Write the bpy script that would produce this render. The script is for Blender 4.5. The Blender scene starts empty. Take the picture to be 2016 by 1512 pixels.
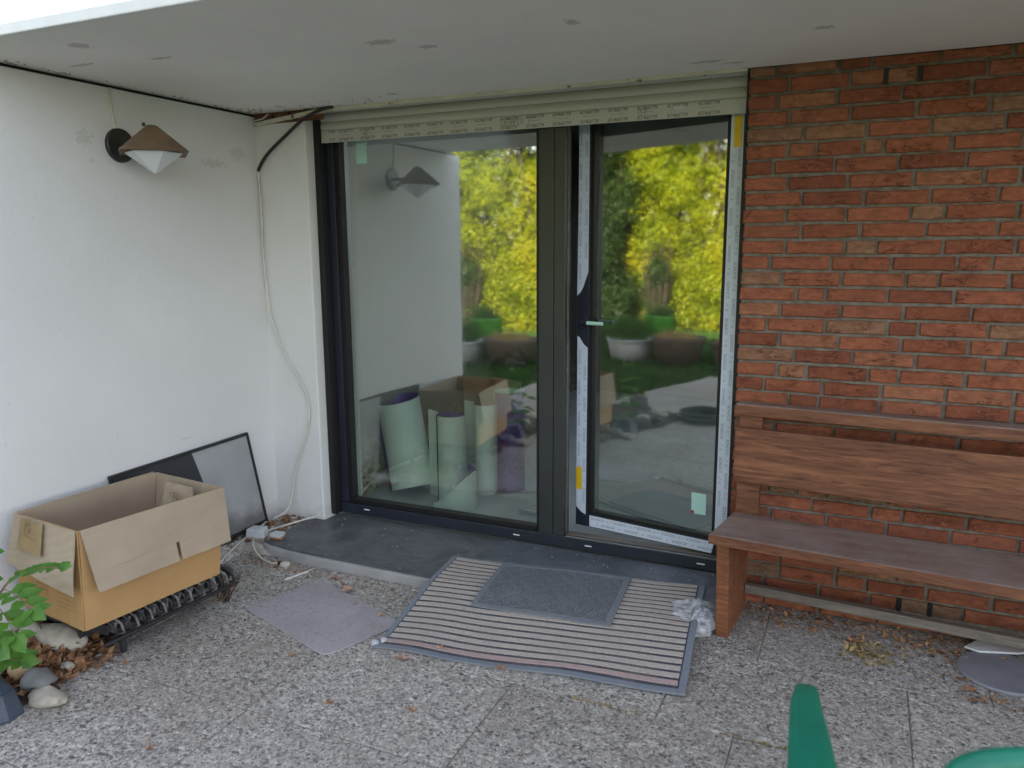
import bpy, math, random
import numpy as np
from mathutils import Vector, Matrix
random.seed(7); np.random.seed(7)
sc = bpy.context.scene
COL = sc.collection
R = math.radians
# ------------------------------------------------------------------ camera
cd = bpy.data.cameras.new('camera'); cam = bpy.data.objects.new('camera', cd); COL.objects.link(cam)
rx, ux, fx = (0.911794980533094, 0.4106030000443207, -0.005923666876028759), (-0.06673866727079943, 0.16240413017542585, 0.9844647524380346), (-0.40518620875539696, 0.8972346821520927, -0.17548236771214645)
M = Matrix.Identity(4)
for i in range(3):
    M[i][0], M[i][1], M[i][2] = rx[i], ux[i], -fx[i]
    M[i][3] = (2.6278, -3.3072, 1.5306)[i]
cam.matrix_world = M
cd.sensor_width = 36; cd.lens = 27.52; cd.clip_start = 0.05; cd.clip_end = 500
cd.dof.use_dof = True; cd.dof.focus_distance = 3.35; cd.dof.aperture_fstop = 2.6
sc.camera = cam
# ------------------------------------------------------------------ sky, sun, exposure
SUN_EL, SUN_AZ = R(18), R(20)          # azimuth from +Y, negative = towards -X (behind the house, left)
w = bpy.data.worlds.new('World'); sc.world = w; w.use_nodes = True
nt = w.node_tree; nt.nodes.clear()
sky = nt.nodes.new('ShaderNodeTexSky'); sky.sky_type = 'NISHITA'; sky.sun_disc = False
sky.sun_elevation = SUN_EL; sky.sun_rotation = SUN_AZ; sky.dust_density = 1.0; sky.ozone_density = 1.0
hs = nt.nodes.new('ShaderNodeHueSaturation'); hs.inputs['Saturation'].default_value = 0.58
bg = nt.nodes.new('ShaderNodeBackground'); bg.inputs['Strength'].default_value = 0.15
wo = nt.nodes.new('ShaderNodeOutputWorld')
wb = nt.nodes.new('ShaderNodeMix'); wb.data_type = 'RGBA'; wb.blend_type = 'MULTIPLY'; wb.inputs[0].default_value = 1.0; wb.inputs[7].default_value = (1.045, .975, .985, 1)   # camera white balance
nt.links.new(sky.outputs[0], hs.inputs['Color']); nt.links.new(hs.outputs[0], wb.inputs[6]); nt.links.new(wb.outputs[2], bg.inputs[0]); nt.links.new(bg.outputs[0], wo.inputs[0])
sl = bpy.data.lights.new('sun', 'SUN'); sl.energy = 5.0; sl.angle = R(0.6); sl.color = (1.0, 0.86, 0.62)
so = bpy.data.objects.new('sun', sl); COL.objects.link(so)
sd = Vector((math.sin(SUN_AZ)*math.cos(SUN_EL), math.cos(SUN_AZ)*math.cos(SUN_EL), math.sin(SUN_EL)))
so.rotation_euler = sd.to_track_quat('Z', 'Y').to_euler(); so.location = (0, 8, 12)
sc.view_settings.view_transform = 'Standard'; sc.view_settings.look = 'None'
sc.view_settings.gamma = 1; sc.view_settings.use_curve_mapping = False
sc.view_settings.exposure = 2.58
sc.cycles.max_bounces = 12; sc.cycles.transparent_max_bounces = 16; sc.cycles.diffuse_bounces = 6
sc.cycles.use_denoising = True
# ------------------------------------------------------------------ material helpers
class NT:
    def __init__(s, name):
        s.m = bpy.data.materials.new(name); s.m.use_nodes = True; s.t = s.m.node_tree
        s.b = s.t.nodes['Principled BSDF']; s.out = s.t.nodes['Material Output']; s._p = None
    def n(s, typ, ins=None, **kw):
        x = s.t.nodes.new(typ)
        for k, v in kw.items(): setattr(x, k, v)
        for k, v in (ins or {}).items():
            if isinstance(v, bpy.types.NodeSocket): s.t.links.new(v, x.inputs[k])
            else: x.inputs[k].default_value = v
        return x
    def pos(s, scale=None, off=(0, 0, 0)):
        if s._p is None: s._p = s.n('ShaderNodeNewGeometry').outputs['Position']
        if scale is None: return s._p
        return s.n('ShaderNodeMapping', {'Vector': s._p, 'Scale': scale, 'Location': off}).outputs[0]
    def noise(s, scale, detail=4, rough=.55, vec=None, dist=0):
        return s.n('ShaderNodeTexNoise', {'Vector': vec if vec is not None else s.pos(), 'Scale': scale, 'Detail': detail, 'Roughness': rough, 'Distortion': dist}).outputs['Fac']
    def ramp(s, fac, stops, interp='LINEAR'):
        r = s.n('ShaderNodeValToRGB', {'Fac': fac}); cr = r.color_ramp; cr.interpolation = interp
        while len(cr.elements) < len(stops): cr.elements.new(.5)
        for e, (p, c) in zip(cr.elements, stops):
            e.position = p; e.color = tuple(c)+(1,) if not isinstance(c, (int, float)) else (c, c, c, 1)
        return r.outputs[0]
    def mix(s, f, a, b, mode='MIX'):
        x = s.n('ShaderNodeMix', data_type='RGBA', blend_type=mode)
        for k, v in ((0, f), (6, a), (7, b)):
            if isinstance(v, bpy.types.NodeSocket): s.t.links.new(v, x.inputs[k])
            else: x.inputs[k].default_value = v if k == 0 else (tuple(v)+(1,) if len(v) == 3 else v)
        return x.outputs[2]
    def math(s, op, a, b=0.0, clamp=False):
        return s.n('ShaderNodeMath', {0: a, 1: b}, operation=op, use_clamp=clamp).outputs[0]
    def set(s, **kw):
        for k, v in kw.items():
            k = {'color': 'Base Color', 'rough': 'Roughness', 'metal': 'Metallic', 'alpha': 'Alpha', 'spec': 'Specular IOR Level', 'normal': 'Normal', 'trans': 'Transmission Weight'}[k]
            if isinstance(v, bpy.types.NodeSocket): s.t.links.new(v, s.b.inputs[k])
            elif k == 'Base Color': s.b.inputs[k].default_value = tuple(v)+(1,)
            else: s.b.inputs[k].default_value = v
        return s
    def bump(s, h, strength=.3, dist=.002):
        o = s.n('ShaderNodeBump', {'Height': h, 'Strength': strength, 'Distance': dist}).outputs[0]
        s.t.links.new(o, s.b.inputs['Normal']); return s
def cmul(c, k): return tuple(min(1, x*k) for x in c)
def simple(name, c, rough=.6, scale=12, amt=.15, bscale=90, bstr=.15, bdist=.001, spec=.5, metal=0, speck=None):
    n = NT(name)
    col = n.mix(n.ramp(n.noise(scale, 5), [(.3, 0.), (.7, 1.)]), cmul(c, 1-amt), cmul(c, 1+amt))
    if speck: col = n.mix(n.ramp(n.noise(speck[0], 2), [(speck[1], 0.), (speck[1]+.04, 1.)]), col, speck[2])
    n.set(color=col, rough=rough, spec=spec, metal=metal)
    if bstr: n.bump(n.noise(bscale, 3), bstr, bdist)
    return n.m
def spots(n, pts, noise_scale=30, wob=.02):
    """mask 1 inside irregular spots at the given points (x,y,z,r)"""
    tot = None
    dn = n.n('ShaderNodeTexNoise', {'Vector': n.pos(), 'Scale': noise_scale, 'Detail': 3.}).outputs['Fac']
    for x, y, z, sx, sy, sz in pts:
        v = n.n('ShaderNodeVectorMath', {0: n.pos(), 1: (x, y, z)}, operation='SUBTRACT').outputs[0]
        v = n.n('ShaderNodeVectorMath', {0: v, 1: (1/sx, 1/sy, 1/sz)}, operation='MULTIPLY').outputs[0]
        d = n.n('ShaderNodeVectorMath', {0: v}, operation='LENGTH').outputs['Value']
        d = n.math('ADD', d, n.math('MULTIPLY', n.math('SUBTRACT', dn, .5), wob))
        k = n.math('LESS_THAN', d, 1.0)
        tot = k if tot is None else n.math('MAXIMUM', tot, k)
    return tot
# ------------------------------------------------------------------ materials
Mt = {}
def stucco(name, base, fine, bstr, dark=1.0, marks=(), mk_=.5):
    n = NT(name)
    c = n.mix(n.ramp(n.noise(1.6, 5), [(.35, 0.), (.7, 1.)]), cmul(base, .93), base)
    dirt = n.ramp(n.noise(22, 6, .7), [(.64, 0.), (.72, 1.)])
    c = n.mix(n.math('MULTIPLY', dirt, .22*dark), c, (.30, .27, .22))
    sp = n.ramp(n.noise(95, 2), [(.735, 0.), (.76, 1.)])
    c = n.mix(n.math('MULTIPLY', sp, .55*dark), c, (.16, .13, .10))
    if marks: c = n.mix(n.math('MULTIPLY', spots(n, marks, 75, 3.2), mk_), c, (.28, .25, .22))
    zc_ = n.n('ShaderNodeSeparateXYZ', {0: n.pos()}).outputs[2]
    spl = n.ramp(n.math('ADD', zc_, n.math('MULTIPLY', n.noise(12, 5, .7), .22)), [(.13, 1.), (.24, 0.)])
    c = n.mix(n.math('MULTIPLY', spl, .45), c, (.36, .33, .28))
    hl = n.ramp(n.noise(3.1, 6, .6, None, 1.2), [(.492, 0.), (.5, 1.), (.508, 0.)]); hm = n.ramp(n.noise(1.3, 2), [(.56, 0.), (.6, 1.)])
    c = n.mix(n.math('MULTIPLY', n.math('MULTIPLY', hl, hm), .10), c, (.30, .28, .25))
    n.set(color=c, rough=.85, spec=.2)
    h = n.math('ADD', n.math('MULTIPLY', n.noise(fine, 3), 1.0), n.math('MULTIPLY', n.noise(9, 3), 1.5))
    n.bump(h, bstr, .004); return n.m
Mt['wall'] = stucco('white_painted_render', (.74, .74, .735), 120, .26, marks=[(-.316, -.14, 1.99, .2, .05, .03), (-.316, -.98, 1.88, .2, .012, .01), (-.316, -.3, 1.93, .2, .07, .018), (-.316, -1.0, 1.97, .2, .03, .03), (-.316, -.19, .28, .2, .02, .03), (-.316, -.60, .62, .2, .03, .004)], mk_=.22)
Mt['pier'] = stucco('rough_white_render', (.70, .70, .68), 150, .5, .8)
Mt['soffit'] = stucco('painted_concrete_soffit', (.84, .815, .765), 60, .16, 1.5, marks=[(.15, -1.35, 2.2, .035, .035, .1), (1.09, -.95, 2.2, .05, .03, .1), (1.2, -.83, 2.2, .035, .02, .1), (2.02, -.18, 2.2, .06, .018, .1), (2.12, -.12, 2.2, .035, .014, .1), (.62, -.16, 2.2, .03, .02, .1), (-.05, -.12, 2.2, .02, .03, .1), (2.45, -.5, 2.2, .03, .02, .1), (.25, -1.1, 2.2, .05, .012, .1), (-.1, -1.15, 2.2, .06, .012, .1), (1.75, -.9, 2.2, .02, .03, .1)])
# brick
n = NT('handmade_red_brick')
rnd = n.n('ShaderNodeObjectInfo').outputs['Random']
c = n.ramp(rnd, [(0, (.20, .064, .036)), (.22, (.26, .084, .044)), (.45, (.33, .112, .060)), (.65, (.27, .090, .052)), (.82, (.34, .145, .080)), (.93, (.30, .15, .085)), (1, (.22, .14, .09))])
c = n.mix(n.math('MULTIPLY', n.ramp(n.noise(18, 6, .7, n.pos((1, 1, 2.2))), [(.36, 0.), (.62, 1.)]), .6), c, (.105, .036, .022))
c = n.mix(n.math('MULTIPLY', n.ramp(n.noise(60, 4, .7), [(.57, 0.), (.68, 1.)]), .45), c, (.33, .17, .10))
cr = n.ramp(n.noise(13, 5, .6, n.pos((1, 1, 3.2)), 1.4), [(.47, 1.), (.5, 0.), (.53, 1.)])
crm = n.ramp(n.noise(9, 2), [(.5, 1.), (.6, 0.)])
cr2 = n.mix(crm, cr, (1, 1, 1))
c = n.mix(n.math('SUBTRACT', 1.0, n.n('ShaderNodeRGBToBW', {0: cr2}).outputs[0]), c, (.06, .025, .015))
n.set(color=c, rough=.9, spec=.2)
n.bump(n.math('ADD', n.math('MULTIPLY', n.noise(70, 4, .7), .6), n.n('ShaderNodeRGBToBW', {0: cr2}).outputs[0]), .55, .003); Mt['brick'] = n.m
Mt['mortar'] = simple('brick_mortar', (.16, .14, .115), .95, 30, .3, 160, .6, .002, .1)
# exposed aggregate
n = NT('washed_aggregate_concrete')
wv = n.n('ShaderNodeVectorMath', {0: n.pos(), 1: n.n('ShaderNodeVectorMath', {0: n.n('ShaderNodeTexNoise', {'Vector': n.pos(), 'Scale': 60., 'Detail': 2.}).outputs['Color'], 3: .012}, operation='SCALE').outputs[0]}, operation='ADD').outputs[0]
v1 = n.n('ShaderNodeTexVoronoi', {'Vector': wv, 'Scale': 82., 'Randomness': 1.})
v2 = n.n('ShaderNodeTexVoronoi', {'Vector': wv, 'Scale': 190., 'Randomness': 1.})
def chan(n, v):
    return n.n('ShaderNodeSeparateColor', {0: v.outputs['Color']}).outputs[0]
rp = [(0, (.06, .06, .068)), (.17, (.14, .137, .14)), (.36, (.29, .28, .27)), (.55, (.43, .41, .38)), (.72, (.52, .50, .475)), (.86, (.64, .61, .57)), (1, (.76, .74, .71))]
a = n.ramp(chan(n, v1), rp); b = n.ramp(chan(n, v2), rp)
c = n.mix(n.ramp(n.noise(45, 3), [(.46, 0.), (.54, 1.)]), a, b)
c = n.mix(n.math('MULTIPLY', n.ramp(v1.outputs['Distance'], [(.42, 0.), (.75, 1.)]), .5), c, (.42, .395, .36))
c = n.mix(n.math('MULTIPLY', n.ramp(n.noise(1.7, 5, .65), [(.38, 0.), (.68, 1.)]), .38), c, (.28, .255, .22))
c = n.mix(n.math('MULTIPLY', n.ramp(n.noise(5.5, 4, .7), [(.58, 0.), (.70, 1.)]), .35), c, (.52, .48, .42))
c = n.mix(n.math('MULTIPLY', n.ramp(n.noise(11, 5, .75), [(.52, 0.), (.66, 1.)]), .3), c, (.17, .15, .12))
orn = n.n('ShaderNodeObjectInfo').outputs['Random']; c = n.mix(1., c, n.ramp(orn, [(0, (.80, .77, .73)), (1, (1., .975, .94))]), 'MULTIPLY')
n.set(color=c, rough=.85, spec=.25); n.bump(n.math('MULTIPLY', v1.outputs['Distance'], -1.), .45, .004); Mt['agg'] = n.m
Mt['joint'] = simple('dirty_joint_sand', (.20, .18, .15), .95, 24, .45, 60, .8, .004, .1)
Mt['soil'] = simple('dark_soil', (.075, .055, .04), .95, 14, .4, 60, .8, .006, .1)
Mt['concrete'] = simple('grey_concrete', (.33, .325, .32), .9, 8, .15, 90, .4, .002, .2)
Mt['debris_concrete'] = simple('crumbled_mortar', (.38, .35, .31), .95, 14, .35, 40, .9, .008, .1)
def rubber(name, base, grid):
    n = NT(name)
    st = n.noise(4.5, 7, .72, None, 1.0)
    c = n.mix(n.ramp(st, [(.38, 0.), (.66, 1.)]), cmul(base, .72), cmul(base, 1.5))
    c = n.mix(n.math('MULTIPLY', n.ramp(n.noise(160, 2), [(.72, 0.), (.75, 1.)]), .8), c, (.45, .44, .42))
    if grid:
        s = n.n('ShaderNodeTexBrick', {'Vector': n.pos(), 'Scale': 22., 'Color1': (1, 1, 1, 1), 'Color2': (.8, .8, .8, 1), 'Mortar': (0, 0, 0, 1), 'Mortar Size': .06}).outputs['Color']
        c = n.mix(n.math('MULTIPLY', n.ramp(n.noise(3.5, 2), [(.40, 0.), (.55, 1.)]), .8), c, n.mix(.7, c, n.mix(1., (.17, .19, .22), s, 'MULTIPLY')))
    n.set(color=c, rough=.5, spec=.35); n.bump(n.noise(30, 4), .2, .003); return n.m
Mt['rubber'] = rubber('black_rubber_sheet', (.095, .098, .106), False)
Mt['rubber2'] = rubber('imprinted_grey_rubber', (.115, .127, .148), True)
Mt['frame'] = simple('anthracite_powder_coat', (.018, .022, .034), .42, 5, .12, 300, .05, .0005, .5)
Mt['mullion'] = simple('grey_green_anthracite_coat', (.032, .036, .038), .38, 5, .1, 300, .05, .0005, .5)
Mt['gasket_gap_shade'] = simple('black_gasket_and_gap_shade', (.006, .006, .007), .6, 20, .1, 60, .1)  # also used as the shade in the soffit gap and weep holes
Mt['film'] = simple('pale_protective_film', (.60, .66, .75), .38, 9, .06, 14, .35, .003, .5)
Mt['ink'] = simple('film_print_ink', (.10, .13, .22), .5, 9, .1, 60, 0)
Mt['dark_ink'] = simple('black_print_ink', (.035, .035, .035), .6, 9, .1, 60, 0)
Mt['yellow'] = simple('yellow_label', (.78, .50, .01), .45, 12, .05, 60, .1)
Mt['mint'] = simple('mint_label', (.42, .66, .58), .4, 9, .06, 60, .05)
Mt['mint_bright'] = simple('pale_wrapped_lever', (.75, .88, .82), .4, 9, .04, 60, .05)
Mt['red'] = simple('red_mark', (.45, .02, .03), .4, 9, .06, 60, 0)
Mt['white_plastic'] = simple('white_plastic', (.68, .69, .68), .4, 9, .05, 60, .05)
Mt['slat'] = simple('cream_green_shutter_coat', (.48, .475, .425), .45, 3, .06, 200, .05, .0005, .4)
Mt['cable_white'] = simple('dusty_white_cable', (.58, .56, .50), .55, 12, .12, 60, .1)
Mt['cable_black'] = simple('black_cable', (.02, .018, .016), .5, 12, .2, 60, .2)
Mt['rust'] = simple('rusty_brown_steel', (.13, .055, .025), .9, 25, .6, 80, .7, .004)
Mt['batten'] = simple('cream_painted_batten', (.56, .53, .44), .7, 9, .12, 50, .3, .002, speck=(28, .66, (.16, .09, .05)))
Mt['lamp_plate'] = simple('dark_bronze_plate', (.022, .021, .021), .4, 10, .2, 60, .1)
Mt['copper'] = simple('aged_copper_sheet', (.21, .145, .095), .5, 8, .25, 60, .15, .001, .5, .35)
Mt['opal'] = simple('opal_white_glass', (.72, .75, .78), .25, 5, .03, 60, 0)
Mt['black_metal'] = simple('black_screen_frame', (.015, .015, .017), .5, 12, .2, 60, .1)
n = NT('grey_fly_mesh')
c = n.mix(n.ramp(n.noise(2.2, 5, .65), [(.35, 0.), (.7, 1.)]), (.33, .33, .34), (.44, .44, .45))
zz = n.n('ShaderNodeSeparateXYZ', {0: n.pos()}).outputs[2]
dm = n.ramp(n.math('ADD', zz, n.math('MULTIPLY', n.noise(9, 4), .12)), [(.17, 1.), (.26, 0.)])
c = n.mix(n.math('MULTIPLY', dm, .7), c, (.07, .065, .058)); n.set(color=c, rough=.5, spec=.4)
ch = n.n('ShaderNodeTexChecker', {'Vector': n.pos(), 'Scale': 700.}).outputs[1]; n.bump(ch, .25, .0008); Mt['mesh'] = n.m
Mt['board_dark'] = simple('dark_board', (.035, .036, .042), .5, 10, .15, 60, .1)
def wood(name, a, b, dust=None, dustf=.5):
    n = NT(name)
    g = n.noise(6, 6, .65, n.pos((.55, 15, 15)), .6)
    c = n.mix(n.ramp(g, [(.3, 0.), (.7, 1.)]), a, b)
    g2 = n.noise(3.2, 5, .7, n.pos((.5, 7, 8)), .8)
    c = n.mix(n.math('MULTIPLY', n.ramp(g2, [(.5, 0.), (.68, 1.)]), .55), c, cmul(b, 1.7))
    c = n.mix(n.math('MULTIPLY', n.ramp(n.noise(5, 6, .7, n.pos((.5, 24, 26)), .4), [(.56, 0.), (.66, 1.)]), .6), c, cmul(a, .45))
    if dust: c = n.mix(n.math('MULTIPLY', n.ramp(n.noise(4.5, 6, .7), [(.3, 0.), (.65, 1.)]), dustf), c, dust)
    n.set(color=c, rough=.6, spec=.3); n.bump(g, .35, .003); return n.m
Mt['wood'] = wood('stained_redbrown_wood', (.085, .031, .017), (.20, .086, .044))
Mt['wood_seat'] = wood('weathered_seat_plank', (.12, .064, .046), (.19, .115, .088), (.31, .26, .235), .6)
Mt['wood_leg'] = wood('orange_brown_wood', (.12, .045, .024), (.25, .10, .045))
Mt['wood_rail'] = wood('grey_weathered_rail', (.12, .10, .085), (.19, .165, .14))
def board(name, a, line):
    n = NT(name)
    c = n.mix(n.ramp(n.noise(5, 5), [(.3, 0.), (.7, 1.)]), cmul(a, .9), cmul(a, 1.06))
    x = n.n('ShaderNodeTexWave', {'Vector': n.pos((.6, 1, .02)), 'Scale': 42., 'Distortion': .4, 'Detail': 1.}, wave_type='BANDS', bands_direction='Y').outputs[1]
    c = n.mix(n.math('MULTIPLY', x, line), c, cmul(a, .82))
    n.set(color=c, rough=.8, spec=.2); n.bump(n.math('ADD', x, n.noise(20, 3)), .15, .0015); return n.m
Mt['kraft'] = board('brown_kraft_board', (.47, .285, .125), .25)
Mt['flap'] = board('pale_kraft_inside', (.40, .325, .235), .4)
Mt['tape'] = simple('brown_parcel_tape', (.25, .165, .07), .35, 18, .2, 60, .2)
Mt['kraft_ink'] = simple('brown_print', (.16, .09, .04), .7, 9, .1, 60, 0)
Mt['cast'] = simple('cast_iron_grate', (.028, .027, .03), .55, 18, .3, 60, .4, .002)
Mt['cast_lit'] = simple('lit_cast_iron', (.15, .145, .145), .8, 26, .7, 60, .5, .002)  # grey copy of the cast iron, light on bar tops put into colour
n = NT('lilac_carpet_tile')
c = n.mix(n.ramp(n.noise(300, 3), [(.35, 0.), (.65, 1.)]), (.29, .27, .285), (.47, .44, .45))
c = n.mix(n.math('MULTIPLY', n.ramp(n.noise(38, 6, .75, n.pos((1, 2.2, 1))), [(.57, 0.), (.66, 1.)]), .75), c, (.14, .11, .10))
c = n.mix(n.math('MULTIPLY', n.ramp(n.noise(4, 4), [(.45, 0.), (.7, 1.)]), .35), c, (.25, .21, .20))
n.set(color=c, rough=.95, spec=.1); n.bump(n.noise(350, 2), .4, .001); Mt['lilac'] = n.m
def carpet(name, a, amt=.25):
    n = NT(name)
    c = n.mix(n.ramp(n.noise(240, 3), [(.35, 0.), (.65, 1.)]), cmul(a, 1-amt), cmul(a, 1+amt))
    c = n.mix(n.math('MULTIPLY', n.ramp(n.noise(5, 5, .7), [(.42, 0.), (.72, 1.)]), .4), c, (.30, .26, .24))
    c = n.mix(n.math('MULTIPLY', n.ramp(n.noise(150, 2), [(.71, 0.), (.75, 1.)]), .6), c, (.5, .42, .34))
    n.set(color=c, rough=.95, spec=.1); n.bump(n.noise(260, 2), .5, .0015); return n.m
Mt['stripe_tan'] = carpet('tan_mat_stripe', (.44, .39, .35))
Mt['stripe_red'] = carpet('faded_red_mat_stripe', (.42, .315, .295))
Mt['mat_black'] = carpet('dusty_black_mat', (.075, .078, .095))
Mt['mat_border'] = carpet('blue_grey_mat_border', (.19, .215, .25), .12)
n = NT('woven_dark_mat')
ch = n.n('ShaderNodeTexChecker', {'Vector': n.pos(), 'Scale': 30.})
wx = n.n('ShaderNodeTexWave', {'Vector': n.pos(), 'Scale': 36., 'Distortion': .6}, bands_direction='X').outputs[1]
wy = n.n('ShaderNodeTexWave', {'Vector': n.pos(), 'Scale': 36., 'Distortion': .6}, bands_direction='Y').outputs[1]
wv_ = n.mix(ch.outputs[1], wx, wy)
c = n.mix(wv_, (.03, .034, .04), (.30, .32, .34)); c = n.mix(n.math('MULTIPLY', n.ramp(n.noise(9, 5, .7), [(.5, 0.), (.75, 1.)]), .4), c, (.26, .26, .25))
c = n.mix(n.math('MULTIPLY', n.ramp(n.noise(170, 2), [(.7, 0.), (.74, 1.)]), .7), c, (.42, .4, .36))
n.set(color=c, rough=.85, spec=.2); n.bump(wv_, .9, .003); Mt['woven'] = n.m
Mt['dark_border'] = carpet('grey_rubber_border', (.17, .195, .22), .1)
n = NT('crumpled_clear_plastic')
n.set(color=(.78, .80, .84), rough=.22, spec=.8); n.bump(n.noise(40, 4), .6, .004)
tr = n.n('ShaderNodeBsdfTransparent', {'Color': (.95, .96, .97, 1)})
mx = n.n('ShaderNodeMixShader', {0: n.ramp(n.noise(30, 3), [(.35, .12), (.65, .62)]), 1: tr.outputs[0], 2: n.b.outputs[0]})
n.t.links.new(mx.outputs[0], n.out.inputs[0]); Mt['plastic'] = n.m
Mt['green'] = simple('green_garden_chair_plastic', (.004, .145, .085), .38, 12, .12, 120, .12, .001, .5, speck=(26, .69, (.05, .30, .21)))
Mt['disc'] = simple('grey_concrete_disc', (.20, .20, .22), .85, 9, .12, 120, .3, .001)
Mt['chip'] = simple('white_tile_chip', (.55, .57, .58), .6, 9, .08, 60, .2)
Mt['stone_pale'] = simple('pale_field_stone', (.42, .38, .31), .85, 16, .35, 50, .5, .004)
Mt['stone_grey'] = simple('grey_slate', (.17, .17, .165), .8, 16, .25, 50, .5, .004)
Mt['stone_blue'] = simple('blue_black_block', (.045, .06, .085), .5, 9, .35, 50, .4, .003)
Mt['stone_tan'] = simple('tan_stone', (.45, .32, .18), .85, 16, .25, 50, .5, .004)
Mt['stone_dark'] = simple('dark_edging_stone', (.07, .065, .06), .85, 12, .4, 40, .6, .005)
def leafy(name, cols, transl=.35, rough=.5, sc_=30, scale2=1.3):
    n = NT(name)
    f = n.noise(sc_, 2); g = n.noise(scale2, 3)
    c = n.ramp(n.math('ADD', n.math('MULTIPLY', f, .5), n.math('MULTIPLY', g, .5)), [(.30+.40*i/(len(cols)-1), k) for i, k in enumerate(cols)])
    n.set(color=c, rough=rough, spec=.3)
    if transl:
        t = n.n('ShaderNodeBsdfTranslucent', {'Color': c}); mx = n.n('ShaderNodeMixShader', {0: transl, 1: n.b.outputs[0], 2: t.outputs[0]})
        n.t.links.new(mx.outputs[0], n.out.inputs[0])
    return n.m
Mt['hedge'] = leafy('yellow_green_leaves', [(.018, .042, .005), (.07, .12, .005), (.21, .26, .006), (.36, .36, .010), (.42, .27, .03)])
Mt['hedge_dark'] = leafy('dark_and_shaded_leaves', [(.012, .03, .01), (.03, .06, .015), (.06, .09, .02)])  # dark green, also carries the shade at the left of the hedge
Mt['plant'] = leafy('fresh_green_leaf', [(.035, .12, .018), (.08, .21, .03), (.14, .30, .045)], .3)
Mt['grass'] = leafy('lawn_grass', [(.02, .06, .01), (.05, .12, .02), (.10, .16, .03)], .2)
Mt['lawn'] = simple('lawn_soil', (.035, .06, .02), .95, 6, .3, 40, .8, .01, .1)
Mt['straw'] = leafy('dry_grass', [(.2, .14, .05), (.36, .27, .11), (.5, .38, .18)], .2)
Mt['dry'] = leafy('dry_brown_leaves', [(.09, .045, .025), (.22, .11, .055), (.36, .20, .10), (.48, .33, .20)], .1, .8, 45)
Mt['dry_orange'] = simple('orange_brown_dry_leaf', (.36, .17, .08), .8, 40, .35, 60, .3, .002)
Mt['dry_pink'] = simple('pale_brown_dry_leaf', (.42, .26, .19), .8, 40, .3, 60, .3, .002)
Mt['bark'] = simple('brown_bark', (.045, .034, .025), .9, 20, .3, 50, .6, .005)
Mt['twig'] = simple('brown_twig', (.20, .14, .09), .9, 20, .3, 50, .6, .002)
Mt['zinc'] = simple('zinc_tub', (.50, .53, .58), .4, 5, .1, 60, .15, .001, .5, .3)
Mt['green_pot'] = simple('bright_green_pot', (.05, .22, .015), .5, 8, .15, 60, .2)
Mt['terra'] = simple('terracotta', (.085, .06, .045), .8, 8, .2, 60, .3)
Mt['terra_dark'] = simple('dark_terracotta', (.09, .045, .035), .8, 8, .2, 60, .3)
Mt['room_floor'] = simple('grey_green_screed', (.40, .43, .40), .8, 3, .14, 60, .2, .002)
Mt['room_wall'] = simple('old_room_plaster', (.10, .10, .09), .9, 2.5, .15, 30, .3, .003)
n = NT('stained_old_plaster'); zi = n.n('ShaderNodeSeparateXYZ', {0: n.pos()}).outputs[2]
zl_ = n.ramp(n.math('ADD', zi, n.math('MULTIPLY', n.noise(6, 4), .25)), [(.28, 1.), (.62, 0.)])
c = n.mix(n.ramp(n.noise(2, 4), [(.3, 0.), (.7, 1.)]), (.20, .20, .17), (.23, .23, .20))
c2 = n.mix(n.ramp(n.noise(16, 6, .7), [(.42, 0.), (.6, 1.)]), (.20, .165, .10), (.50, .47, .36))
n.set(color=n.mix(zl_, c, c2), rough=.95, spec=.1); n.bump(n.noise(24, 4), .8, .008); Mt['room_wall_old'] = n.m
Mt['bag'] = simple('dark_green_bag', (.004, .03, .018), .35, 7, .3, 20, .8, .01)
Mt['navy'] = simple('navy_cloth', (.008, .010, .02), .8, 7, .3, 20, .6, .008)
def two_side(name, outer, inner):
    n = NT(name); bf = n.n('ShaderNodeNewGeometry').outputs['Backfacing']
    c1 = n.mix(n.ramp(n.noise(6, 4), [(.3, 0.), (.7, 1.)]), cmul(outer, .9), outer)
    n.set(color=n.mix(bf, c1, inner), rough=.42, spec=.4); n.bump(n.noise(7, 3), .2, .01); return n.m
Mt['roll'] = two_side('pale_green_flooring_sheet', (.74, .82, .73), (.14, .07, .28))
Mt['roll_in'] = two_side('purple_backed_flooring_sheet', (.10, .045, .21), (.50, .66, .53))
# coated insulating glass: strong mirror on the outer face, weak on the inner
n = NT('coated_window_glass')
gl = n.n('ShaderNodeBsdfGlossy', {'Color': (.93, .97, .90, 1), 'Roughness': 0.03})
trn = n.n('ShaderNodeBsdfTransparent', {'Color': (.90, .95, .91, 1)})
gn = n.n('ShaderNodeNewGeometry'); lw = n.n('ShaderNodeLayerWeight', {0: .35}).outputs['Fresnel']
front = n.math('ADD', .32, n.math('MULTIPLY', lw, .5), True)
wav = n.n('ShaderNodeBump', {'Height': n.noise(1.7, 2), 'Strength': .25, 'Distance': .004}).outputs[0]
n.t.links.new(wav, gl.inputs['Normal'])
fac = n.math('ADD', n.math('MULTIPLY', front, n.math('SUBTRACT', 1.0, gn.outputs['Backfacing'])), n.math('MULTIPLY', gn.outputs['Backfacing'], .07), True)
mx = n.n('ShaderNodeMixShader', {0: fac, 1: trn.outputs[0], 2: gl.outputs[0]}); n.t.links.new(mx.outputs[0], n.out.inputs[0]); Mt['glass'] = n.m
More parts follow.
